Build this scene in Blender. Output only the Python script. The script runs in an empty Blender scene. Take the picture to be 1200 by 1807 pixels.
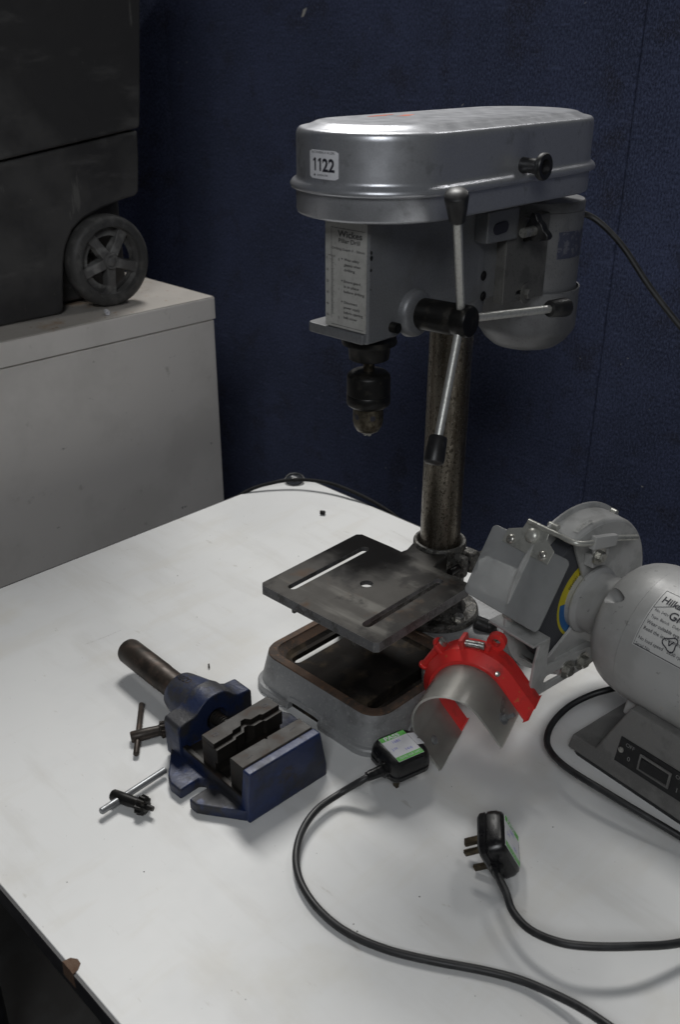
import bpy, bmesh, math, random
from math import sin, cos, pi, radians, sqrt, atan2
from mathutils import Vector, Matrix
from mathutils.geometry import tessellate_polygon

random.seed(7)
SC = bpy.context.scene
COL = SC.collection

# ------------------------------------------------------------------ camera
F_PX, PITCH, ROLL, YAW = 1671.0, radians(26.392), radians(-0.215), radians(45.3)
def camera():
    cam = bpy.data.cameras.new('camera'); o = bpy.data.objects.new('camera', cam); COL.objects.link(o)
    # world X runs along the table's short side (away to the right), Y along its long side (away to the left)
    R = Matrix.Rotation(-YAW, 3, 'Z')
    r = Vector((1, 0, 0)); f = Vector((0, cos(PITCH), -sin(PITCH))); d = Vector((0, -sin(PITCH), -cos(PITCH)))
    r2 = cos(ROLL) * r + sin(ROLL) * d; d2 = -sin(ROLL) * r + cos(ROLL) * d
    M = Matrix((r2, -d2, -f)).transposed()
    o.matrix_world = Matrix.Translation((0, 0, 0.70)) @ (R @ M).to_4x4()
    cam.sensor_fit = 'VERTICAL'; cam.sensor_width = 24; cam.sensor_height = 23.6
    cam.lens = 23.6 * F_PX / 1807.0
    cam.clip_start = 0.02; cam.clip_end = 60
    cam.dof.use_dof = True; cam.dof.focus_distance = 1.08; cam.dof.aperture_fstop = 5.6
    SC.camera = o
camera()

# ------------------------------------------------------------------ world, lamps, exposure
w = bpy.data.worlds.new('World'); SC.world = w; w.use_nodes = True
w.node_tree.nodes['Background'].inputs[0].default_value = (0.92, 0.96, 1.0, 1)
w.node_tree.nodes['Background'].inputs[1].default_value = 0.036
SC.view_settings.view_transform = 'Standard'; SC.view_settings.look = 'None'
SC.view_settings.exposure = 0; SC.view_settings.gamma = 1
def area(name, loc, target, sx, sy, power, color=(1, 1, 1)):
    l = bpy.data.lights.new(name, 'AREA'); l.shape = 'RECTANGLE'; l.size = sx; l.size_y = sy
    l.energy = power; l.color = color
    o = bpy.data.objects.new(name, l); COL.objects.link(o); o.location = loc
    o.rotation_euler = (Vector(target) - Vector(loc)).to_track_quat('-Z', 'Y').to_euler()
    return o
area('ceiling_lamp', (3.2, 4.1, 6.0), (3.2, 4.1, 0), 1.4, 3.7, 515, (1.0, 0.985, 0.955))
area('far_ceiling_lamp', (5.06, 0.85, 4.8), (0.8, 0.6, 0.5), 0.8, 0.8, 30, (1.0, 0.985, 0.96))
area('hall_light', (-1.0, -0.75, 1.9), (0.9, 0.9, 0.1), 0.8, 0.8, 19, (0.95, 0.975, 1.0))

# ------------------------------------------------------------------ materials
def mat(name, col, rough=0.5, metal=0.0, layers=(), bump=(), rvar=0.0, spec=0.5, coat=0.0, edge=None):
    """layers: (color, scale, lo, hi, (stretch xyz), strength, rough or None); bump: (scale, strength, dist)"""
    m = bpy.data.materials.new(name); m.use_nodes = True; m.diffuse_color = (*col, 1)
    nt = m.node_tree; N = nt.nodes; L = nt.links; b = N['Principled BSDF']
    tc = N.new('ShaderNodeTexCoord')
    b.inputs['Roughness'].default_value = rough; b.inputs['Metallic'].default_value = metal
    b.inputs['Specular IOR Level'].default_value = spec; b.inputs['Coat Weight'].default_value = coat
    cur = None; rcur = None
    for i, lay in enumerate(layers):
        c, sc, lo, hi, st, strength, rr = lay
        mp = N.new('ShaderNodeMapping'); mp.inputs['Scale'].default_value = st; mp.inputs['Location'].default_value = (i * 3.7, i * 1.3, i * 2.1)
        L.new(tc.outputs['Object'], mp.inputs[0])
        n = N.new('ShaderNodeTexNoise'); n.inputs['Scale'].default_value = sc; n.inputs['Detail'].default_value = 5; n.inputs['Roughness'].default_value = 0.6
        L.new(mp.outputs[0], n.inputs['Vector'])
        lo, hi = .5 + (lo - .5) / 1.75, .5 + (hi - .5) / 1.75
        mr = N.new('ShaderNodeMapRange'); mr.inputs[1].default_value = lo; mr.inputs[2].default_value = hi
        mr.inputs[3].default_value = 0; mr.inputs[4].default_value = strength; mr.interpolation_type = 'SMOOTHSTEP'
        L.new(n.outputs['Fac'], mr.inputs[0])
        mx = N.new('ShaderNodeMix'); mx.data_type = 'RGBA'
        L.new(mr.outputs[0], mx.inputs[0]); mx.inputs[7].default_value = (*c, 1)
        if cur is None: mx.inputs[6].default_value = (*col, 1)
        else: L.new(cur, mx.inputs[6])
        cur = mx.outputs[2]
        if rr is not None:
            mf = N.new('ShaderNodeMix'); mf.data_type = 'FLOAT'; L.new(mr.outputs[0], mf.inputs[0]); mf.inputs[3].default_value = rr
            if rcur is None: mf.inputs[2].default_value = rough
            else: L.new(rcur, mf.inputs[2])
            rcur = mf.outputs[0]
    if edge:   # paint rubbed through along the edges: (colour, radius, strength, roughness)
        ec, er_, es, erg = edge
        bv = N.new('ShaderNodeBevel'); bv.samples = 6; bv.inputs['Radius'].default_value = er_
        ge_ = N.new('ShaderNodeNewGeometry'); dt_ = N.new('ShaderNodeVectorMath'); dt_.operation = 'DOT_PRODUCT'
        L.new(bv.outputs[0], dt_.inputs[0]); L.new(ge_.outputs['Normal'], dt_.inputs[1])
        n = N.new('ShaderNodeTexNoise'); n.inputs['Scale'].default_value = 140; n.inputs['Detail'].default_value = 4; L.new(tc.outputs['Object'], n.inputs['Vector'])
        ma = N.new('ShaderNodeMath'); ma.operation = 'MULTIPLY_ADD'; L.new(n.outputs['Fac'], ma.inputs[0]); ma.inputs[1].default_value = .22; L.new(dt_.outputs['Value'], ma.inputs[2])
        mr = N.new('ShaderNodeMapRange'); mr.inputs[1].default_value = 1.075; mr.inputs[2].default_value = .97; mr.inputs[3].default_value = 0; mr.inputs[4].default_value = es
        L.new(ma.outputs[0], mr.inputs[0])
        mx = N.new('ShaderNodeMix'); mx.data_type = 'RGBA'; L.new(mr.outputs[0], mx.inputs[0]); mx.inputs[7].default_value = (*ec, 1)
        if cur is None: mx.inputs[6].default_value = (*col, 1)
        else: L.new(cur, mx.inputs[6])
        cur = mx.outputs[2]
    if cur is None: b.inputs['Base Color'].default_value = (*col, 1)
    else: L.new(cur, b.inputs['Base Color'])
    if rvar:
        n = N.new('ShaderNodeTexNoise'); n.inputs['Scale'].default_value = 60; n.inputs['Detail'].default_value = 4
        L.new(tc.outputs['Object'], n.inputs['Vector'])
        mr = N.new('ShaderNodeMapRange'); mr.inputs[1].default_value = .3; mr.inputs[2].default_value = .7
        mr.inputs[3].default_value = -rvar; mr.inputs[4].default_value = rvar; L.new(n.outputs['Fac'], mr.inputs[0])
        ad = N.new('ShaderNodeMath'); ad.operation = 'ADD'; L.new(mr.outputs[0], ad.inputs[0])
        if rcur is None: ad.inputs[1].default_value = rough
        else: L.new(rcur, ad.inputs[1])
        rcur = ad.outputs[0]
    if rcur is not None: L.new(rcur, b.inputs['Roughness'])
    prev = None
    for sc, stg, dist in bump:
        n = N.new('ShaderNodeTexNoise'); n.inputs['Scale'].default_value = sc; n.inputs['Detail'].default_value = 3
        L.new(tc.outputs['Object'], n.inputs['Vector'])
        bp = N.new('ShaderNodeBump'); bp.inputs['Strength'].default_value = stg; bp.inputs['Distance'].default_value = dist
        L.new(n.outputs['Fac'], bp.inputs['Height'])
        if prev: L.new(prev, bp.inputs['Normal'])
        prev = bp.outputs['Normal']
    if prev: L.new(prev, b.inputs['Normal'])
    return m

def clear_mat(name, tint, haze, haze_col, smudge=40, ior=1.49, rough=0.12, trl=.55):
    """thin clear plastic: see-through, a little milky with dirt, glossy at grazing angles"""
    m = bpy.data.materials.new(name); m.use_nodes = True; nt = m.node_tree; N = nt.nodes; L = nt.links
    N.remove(N['Principled BSDF']); out = N['Material Output']
    tr = N.new('ShaderNodeBsdfTransparent'); tr.inputs[0].default_value = (*tint, 1)
    df = N.new('ShaderNodeBsdfDiffuse'); df.inputs[0].default_value = (*haze_col, 1)
    tl = N.new('ShaderNodeBsdfTranslucent'); tl.inputs[0].default_value = (*haze_col, 1)
    mt = N.new('ShaderNodeMixShader'); mt.inputs[0].default_value = trl; L.new(df.outputs[0], mt.inputs[1]); L.new(tl.outputs[0], mt.inputs[2])
    gl = N.new('ShaderNodeBsdfGlossy'); gl.inputs['Roughness'].default_value = rough
    tc = N.new('ShaderNodeTexCoord'); n = N.new('ShaderNodeTexNoise'); n.inputs['Scale'].default_value = smudge; n.inputs['Detail'].default_value = 5
    L.new(tc.outputs['Object'], n.inputs['Vector'])
    mr = N.new('ShaderNodeMapRange'); mr.inputs[1].default_value = .3; mr.inputs[2].default_value = .75
    mr.inputs[3].default_value = haze * .8; mr.inputs[4].default_value = min(1, haze * 1.25); L.new(n.outputs['Fac'], mr.inputs[0])
    m1 = N.new('ShaderNodeMixShader'); L.new(mr.outputs[0], m1.inputs[0]); L.new(tr.outputs[0], m1.inputs[1]); L.new(mt.outputs[0], m1.inputs[2])
    fr = N.new('ShaderNodeFresnel'); fr.inputs[0].default_value = ior
    m2 = N.new('ShaderNodeMixShader'); L.new(fr.outputs[0], m2.inputs[0]); L.new(m1.outputs[0], m2.inputs[1]); L.new(gl.outputs[0], m2.inputs[2])
    L.new(m2.outputs[0], out.inputs[0])
    return m

U = (1, 1, 1)
M = {}
M['silver'] = mat('silver_paint', (.52, .53, .56), .33, .72, [((.40, .41, .435), 900, .45, .62, U, .5, None), ((.17, .17, .175), 45, .62, .80, U, .35, .5)], [(1400, .10, .0006)], .04)
M['silver_dark'] = mat('grey_casting_paint', (.185, .19, .20), .42, .35, [((.13, .133, .14), 700, .45, .62, U, .5, None), ((.045, .043, .042), 300, .84, .90, U, .8, .6), ((.12, .12, .12), 16, .5, .8, U, .5, .55)], [(900, .16, .0008)], .05, edge=((.34, .34, .34), .0014, .45, .4))
M['motor'] = mat('motor_grey_paint', (.165, .168, .174), .46, .30, [((.12, .12, .126), 26, .48, .7, U, .6, None), ((.06, .06, .06), 500, .69, .75, U, .6, None)], [(900, .12, .0006)], .05)
M['plate'] = mat('bracket_grey_paint', (.125, .123, .117), .5, .30, [((.08, .08, .076), 40, .48, .7, U, .7, None), ((.05, .05, .045), 500, .66, .72, U, .6, None)], [(700, .12, .0006)], .05)
M['base'] = mat('cast_base_paint', (.29, .295, .30), .48, .2, [((.18, .18, .18), 30, .48, .74, U, .6, None), ((.42, .42, .42), 260, .62, .72, U, .45, .35), ((.05, .047, .042), 300, .78, .88, U, .8, .7)], [(420, .35, .0012), (60, .2, .002)], .06, edge=((.42, .42, .41), .0022, .6, .4))
M['rust'] = mat('rusty_iron', (.098, .062, .043), .85, 0, [((.045, .036, .030), 32, .44, .70, U, .85, None), ((.17, .088, .043), 200, .56, .76, U, .55, None)], [(500, .4, .001)])
M['oily'] = mat('oily_iron', (.016, .0135, .0115), .8, 0, [((.065, .050, .034), 34, .50, .78, U, .75, .9), ((.005, .0045, .004), 22, .45, .65, U, .7, .6)], [(300, .4, .0012)], spec=.15)
M['tabletop_iron'] = mat('machined_iron', (.050, .047, .043), .58, .35, [((.17, .165, .15), 26, .54, .80, (1, .10, 1), .42, .5), ((.085, .050, .029), 16, .60, .82, U, .65, .75), ((.010, .009, .0085), 15, .48, .66, U, .85, .5), ((.20, .19, .17), 300, .86, .92, U, .5, None)], [(500, .15, .0006)], .05, spec=.22)
def dark_patch(m, centre, r0, r1, col, strength=.9):
    """darker, smoother patch round a centre, with a noisy outline"""
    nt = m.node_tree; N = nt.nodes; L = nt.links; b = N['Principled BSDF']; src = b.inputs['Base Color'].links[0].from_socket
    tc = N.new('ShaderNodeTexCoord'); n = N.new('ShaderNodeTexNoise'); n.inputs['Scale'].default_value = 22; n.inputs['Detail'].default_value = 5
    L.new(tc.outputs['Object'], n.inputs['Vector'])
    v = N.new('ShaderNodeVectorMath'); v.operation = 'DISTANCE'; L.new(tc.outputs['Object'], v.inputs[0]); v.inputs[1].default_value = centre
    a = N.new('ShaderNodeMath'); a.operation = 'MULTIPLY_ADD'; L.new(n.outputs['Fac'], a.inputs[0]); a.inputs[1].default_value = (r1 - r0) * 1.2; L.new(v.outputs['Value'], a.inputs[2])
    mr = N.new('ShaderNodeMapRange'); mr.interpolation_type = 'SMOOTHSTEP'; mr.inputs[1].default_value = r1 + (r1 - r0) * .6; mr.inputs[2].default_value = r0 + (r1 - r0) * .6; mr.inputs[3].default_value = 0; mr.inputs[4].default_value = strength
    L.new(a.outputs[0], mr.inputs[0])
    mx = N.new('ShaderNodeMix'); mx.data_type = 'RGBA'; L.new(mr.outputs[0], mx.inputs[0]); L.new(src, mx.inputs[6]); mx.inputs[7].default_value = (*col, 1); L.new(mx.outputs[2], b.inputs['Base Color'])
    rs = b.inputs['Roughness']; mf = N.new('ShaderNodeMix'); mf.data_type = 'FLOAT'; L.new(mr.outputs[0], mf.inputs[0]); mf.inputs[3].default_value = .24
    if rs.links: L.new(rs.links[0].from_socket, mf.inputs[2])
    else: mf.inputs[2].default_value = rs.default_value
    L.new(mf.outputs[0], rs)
dark_patch(M['tabletop_iron'], (-.050, .085, .1465), .055, .150, (.006, .0055, .005), 1.0)  # drill table top goes darker and smoother towards its back left corner
M['iron_edge'] = mat('painted_iron_edge', (.13, .13, .135), .5, .3, [((.055, .052, .05), 60, .46, .66, U, .8, None), ((.24, .235, .23), 420, .62, .7, U, .5, None)], [(400, .35, .001)], edge=((.34, .33, .31), .0016, .6, .4))
M['column'] = mat('stained_steel_column', (.185, .165, .135), .30, .85, [((.075, .060, .042), 60, .44, .66, (1, 1, .10), .8, .45), ((.045, .035, .025), 420, .58, .68, (1, 1, .6), .8, .7), ((.40, .37, .32), 500, .66, .74, U, .55, None)], [(500, .25, .0005)], .06)
M['dirty_cast'] = mat('oily_collar_casting', (.085, .083, .078), .5, .3, [((.02, .018, .015), 90, .48, .6, U, .85, .6), ((.30, .28, .23), 380, .64, .74, U, .6, .4)], [(350, .5, .0015)], .06)
M['chuck'] = mat('blackened_steel', (.016, .0155, .015), .42, .6, [((.05, .045, .038), 90, .55, .75, U, .6, None)], [(800, .1, .0003)], .08)
M['chuck_nose'] = mat('worn_chuck_steel', (.115, .10, .075), .38, .85, [((.045, .036, .025), 180, .45, .65, U, .8, .6)], [(700, .2, .0004)], .06)
M['steel'] = mat('bright_steel', (.56, .56, .54), .30, .95, [((.25, .24, .22), 160, .5, .7, (1, 1, 1), .7, .5)], [(900, .2, .0004)], .08)
M['rod'] = mat('ground_steel_rod', (.66, .66, .63), .42, .75, [((.42, .41, .38), 300, .5, .75, U, .45, .55)], [(900, .25, .0004)], .05)
M['chrome'] = mat('dull_chrome', (.26, .27, .28), .42, .6, [((.20, .20, .20), 120, .5, .68, U, .6, .5)], (), .05)
M['black'] = mat('black_plastic', (.012, .012, .013), .42, 0, [((.035, .034, .033), 120, .55, .75, U, .5, .6)], [(700, .06, .0005)], .06)
M['rubber'] = mat('black_rubber', (.014, .0145, .016), .48, 0, [((.04, .041, .044), 60, .5, .75, U, .5, None)], [(600, .1, .0004)], .05)
M['plug'] = mat('plug_black_plastic', (.008, .008, .009), .30, 0, [((.03, .03, .03), 300, .62, .75, U, .5, .5)], [(900, .06, .0003)], .05)
M['blue'] = mat('worn_blue_paint', (.0105, .022, .078), .42, .05, [((.018, .021, .034), 18, .44, .68, U, .8, .55), ((.032, .027, .024), 55, .60, .80, U, .75, .6), ((.012, .036, .15), 40, .62, .85, U, .45, .34)], [(260, .22, .0008)], .08, edge=((.13, .14, .17), .0008, .7, .4))
M['blue_top'] = mat('grimy_blue_paint', (.012, .021, .062), .48, .05, [((.024, .0235, .024), 24, .40, .60, U, .88, .6), ((.012, .032, .13), 36, .66, .85, U, .6, .38)], [(260, .35, .0012)], .08, edge=((.06, .085, .17), .0020, .65, .4))
M['vice_steel'] = mat('dark_jaw_steel', (.021, .0185, .016), .55, .4, [((.042, .027, .020), 60, .54, .72, U, .7, .6), ((.012, .011, .010), 40, .45, .62, U, .8, .5), ((.12, .115, .10), 200, .84, .92, U, .5, .4)], [(500, .2, .0006)], .06)
M['brown_steel'] = mat('browned_steel', (.047, .037, .030), .45, .5, [((.085, .058, .045), 90, .5, .7, U, .6, .6), ((.02, .018, .016), 30, .45, .65, U, .6, .5)], [(700, .15, .0004)], .06)
M['grinder'] = mat('grinder_grey_enamel', (.40, .40, .395), .42, .05, [((.31, .31, .30), 14, .46, .74, U, .7, .5), ((.13, .125, .12), 120, .74, .86, U, .6, .6), ((.40, .345, .24), 40, .82, .95, U, .4, None)], [(700, .10, .0006)], .06)
M['grinder_base'] = mat('grinder_base_textured', (.20, .197, .19), .55, .12, [((.11, .108, .105), 22, .48, .7, U, .6, None), ((.28, .275, .27), 900, .66, .72, U, .35, None)], [(1300, .35, .0008)], .05)
M['grinder_sheet'] = mat('grinder_sheet_steel', (.45, .45, .44), .45, .05, [((.31, .31, .30), 30, .46, .72, U, .7, None), ((.46, .45, .43), 260, .65, .75, U, .4, .35)], [(700, .08, .0005)], .05)
M['zinc'] = mat('zinc_plate', (.50, .50, .46), .38, .55, [((.33, .33, .30), 70, .48, .7, U, .6, .5), ((.62, .62, .58), 400, .62, .72, U, .5, .3)], [(700, .1, .0003)], .05)
M['bolt'] = mat('zinc_bolt', (.55, .54, .50), .30, .85, [((.25, .24, .22), 220, .5, .68, U, .7, .5)], (), .05)
M['wheel'] = mat('abrasive_stone', (.055, .058, .066), .92, 0, [((.085, .088, .10), 1200, .5, .66, U, .7, None)], [(1500, .6, .0008)])
M['yellow'] = mat('yellow_paper', (.56, .47, .02), .6, 0, [((.32, .27, .02), 90, .55, .75, U, .5, None)])
M['bluepaper'] = mat('blue_paper', (.03, .13, .34), .6, 0, [((.06, .2, .45), 90, .5, .75, U, .5, None)])
M['red'] = mat('red_plastic', (.74, .034, .030), .42, 0, [((.40, .030, .026), 30, .48, .74, U, .75, .6), ((.55, .20, .05), 130, .73, .80, U, .5, .7)], [(500, .12, .0006)], .07, coat=.05)
M['acrylic'] = clear_mat('scratched_clear_plastic', (.96, .95, .92), .46, (.88, .87, .82), 18, rough=.25, trl=.75)
M['acrylic_edge'] = clear_mat('sawn_plastic_edge', (.96, .95, .92), .62, (.85, .84, .80), 60, rough=.3)
M['visor'] = clear_mat('dirty_clear_visor', (.94, .95, .95), .70, (.60, .61, .61), 20, rough=.2)
M['dome'] = clear_mat('clear_dome', (.22, .23, .25), .02, (.3, .3, .3), 60, ior=1.16, rough=.10)
M['white'] = mat('white_laminate', (.74, .745, .74), .60, 0, [((.68, .685, .685), 4, .40, .66, U, .6, None), ((.64, .62, .56), 6, .62, .90, U, .45, None), ((.62, .612, .59), 20, .50, .80, (1, .20, 1), .45, .5), ((.64, .62, .57), 17, .56, .82, (.25, 1, 1), .30, .5), ((.48, .46, .42), 80, .76, .90, (1, .30, 1), .5, .5), ((.30, .28, .26), 240, .86, .92, U, .6, None)], [(900, .05, .0003)], .05, spec=.25)
M['edging'] = mat('black_edging', (.014, .014, .017), .5, 0, [((.03, .03, .034), 40, .5, .7, U, .5, None)], [(200, .1, .001)])
M['wood_chip'] = mat('bare_chipboard', (.11, .066, .042), .85, 0, [((.09, .045, .025), 200, .45, .65, U, .8, None)], [(500, .5, .002)])
M['cabinet'] = mat('cabinet_grey_enamel', (.76, .725, .69), .45, 0, [((.66, .63, .595), 5, .42, .70, U, .7, None), ((.42, .40, .36), 24, .74, .92, U, .6, .6), ((.14, .13, .12), 26, .84, .92, (1, 1, 2.5), .8, .6)], [(500, .05, .0004)], .05, edge=((.68, .66, .62), .002, .5, .4))
M['cabinet_top'] = mat('cabinet_top_enamel', (.48, .45, .415), .5, .0, [((.40, .376, .347), 8, .42, .65, U, .6, None), ((.33, .20, .10), 9, .62, .84, U, .65, .8), ((.26, .14, .06), 60, .72, .86, U, .6, .85)], [(500, .1, .0005)], .05)
M['bin'] = mat('scuffed_black_plastic', (.036, .035, .0355), .55, 0, [((.070, .068, .067), 4, .45, .75, U, .85, .65), ((.12, .118, .114), 20, .60, .86, (.30, 1, 1), .5, .7), ((.14, .137, .13), 40, .76, .88, (1, 1, .22), .55, .7), ((.16, .155, .14), 110, .88, .93, U, .4, .7)], [(500, .15, .0008), (14, .12, .006)], .06)
M['bin_wheel'] = mat('grey_black_wheel', (.11, .108, .106), .45, 0, [((.26, .257, .25), 34, .46, .74, U, .75, .6)], [(400, .2, .0008)], .06)
M['tyre'] = mat('wheel_tread', (.058, .057, .056), .55, 0, [((.13, .128, .124), 50, .5, .75, U, .5, None)], [(400, .2, .0008)])
M['paper'] = mat('white_sticker', (.74, .74, .77), .5, 0, [((.66, .66, .69), 60, .45, .65, U, .5, None)])
M['label'] = mat('aged_label', (.42, .415, .395), .5, .05, [((.35, .345, .325), 70, .45, .65, U, .6, None), ((.27, .265, .25), 260, .68, .76, U, .5, None)])
M['plate_label'] = mat('rating_label', (.56, .56, .55), .45, .05, [((.48, .48, .47), 60, .45, .68, U, .6, None)])
M['ink'] = mat('dark_ink', (.018, .018, .028), .6)
M['ink_grey'] = mat('grey_ink', (.055, .055, .055), .6)
M['ink_blue'] = mat('blue_biro', (.20, .20, .62), .6)
M['green'] = mat('green_print', (.13, .52, .09), .5, 0, [((.2, .6, .15), 200, .5, .7, U, .5, None)])
M['legend'] = mat('light_print', (.24, .24, .235), .6)
M['cast_letters'] = mat('raised_casting', (.46, .46, .44), .4, .12)
M['orange'] = mat('orange_crayon', (.80, .12, .02), .6, 0, [((.55, .16, .08), 120, .5, .75, U, .6, None)])
M['motor_label'] = mat('dark_rating_plate', (.05, .055, .085), .45, .1, [((.16, .16, .18), 160, .5, .65, U, .6, None)])
M['brass'] = mat('dull_brass', (.075, .062, .045), .36, .9, [((.15, .12, .07), 120, .5, .7, U, .7, .55)])
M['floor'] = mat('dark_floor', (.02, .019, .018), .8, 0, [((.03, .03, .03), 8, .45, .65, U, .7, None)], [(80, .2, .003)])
M['strap'] = mat('matt_black_strap', (.012, .012, .013), .75, 0, [((.03, .03, .03), 90, .5, .75, U, .5, None)], spec=.2)
M['lint'] = mat('white_lint', (.62, .60, .56), .9)
M['scratch'] = mat('table_scratch', (.42, .41, .39), .7, 0, [((.66, .66, .65), 300, .40, .62, U, .9, None)])
M['swarf'] = mat('swarf', (.09, .085, .08), .5, .6)
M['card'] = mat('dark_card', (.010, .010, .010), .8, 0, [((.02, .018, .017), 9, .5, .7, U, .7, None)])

def carpet():
    m = bpy.data.materials.new('navy_carpet'); m.use_nodes = True; nt = m.node_tree; N = nt.nodes; L = nt.links; b = N['Principled BSDF']
    b.inputs['Roughness'].default_value = .95; b.inputs['Specular IOR Level'].default_value = .15
    b.inputs['Sheen Weight'].default_value = .25; b.inputs['Sheen Roughness'].default_value = .5; b.inputs['Sheen Tint'].default_value = (.5, .6, 1, 1)
    tc = N.new('ShaderNodeTexCoord')
    def noise(sc, st, det=4):
        mp = N.new('ShaderNodeMapping'); mp.inputs['Scale'].default_value = st; L.new(tc.outputs['Object'], mp.inputs[0])
        n = N.new('ShaderNodeTexNoise'); n.inputs['Scale'].default_value = sc; n.inputs['Detail'].default_value = det; n.inputs['Roughness'].default_value = .65
        L.new(mp.outputs[0], n.inputs['Vector']); return n.outputs['Fac']
    def ramp(f, lo, hi, a=0, c=1):
        mr = N.new('ShaderNodeMapRange'); mr.inputs[1].default_value = lo; mr.inputs[2].default_value = hi; mr.inputs[3].default_value = a; mr.inputs[4].default_value = c
        L.new(f, mr.inputs[0]); return mr.outputs[0]
    def mix(fac, a, c):
        x = N.new('ShaderNodeMix'); x.data_type = 'RGBA'; L.new(fac, x.inputs[0])
        if isinstance(a, tuple): x.inputs[6].default_value = (*a, 1)
        else: L.new(a, x.inputs[6])
        x.inputs[7].default_value = (*c, 1); return x.outputs[2]
    big = noise(5, U); fib = noise(330, (1, 1, .6), 6); crease = noise(40, (1, .35, 2.4), 6); worn = noise(11, U, 6)
    c = mix(ramp(big, .38, .66), (.062, .073, .125), (.094, .112, .205))
    c = mix(ramp(worn, .54, .64, 0, .75), c, (.050, .047, .056))
    c = mix(ramp(fib, .50, .64, 0, .9), c, (.155, .185, .32))
    c = mix(ramp(fib, .49, .36, 0, .85), c, (.020, .023, .045))
    c = mix(ramp(crease, .59, .68, 0, .5), c, (.155, .185, .32))
    L.new(c, b.inputs['Base Color'])
    prev = None
    for f, s, d in ((fib, 1.0, .005), (crease, .6, .006)):
        bp = N.new('ShaderNodeBump'); bp.inputs['Strength'].default_value = s; bp.inputs['Distance'].default_value = d; L.new(f, bp.inputs['Height'])
        if prev: L.new(prev, bp.inputs['Normal'])
        prev = bp.outputs['Normal']
    L.new(prev, b.inputs['Normal'])
    return m
M['carpet'] = carpet()

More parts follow.
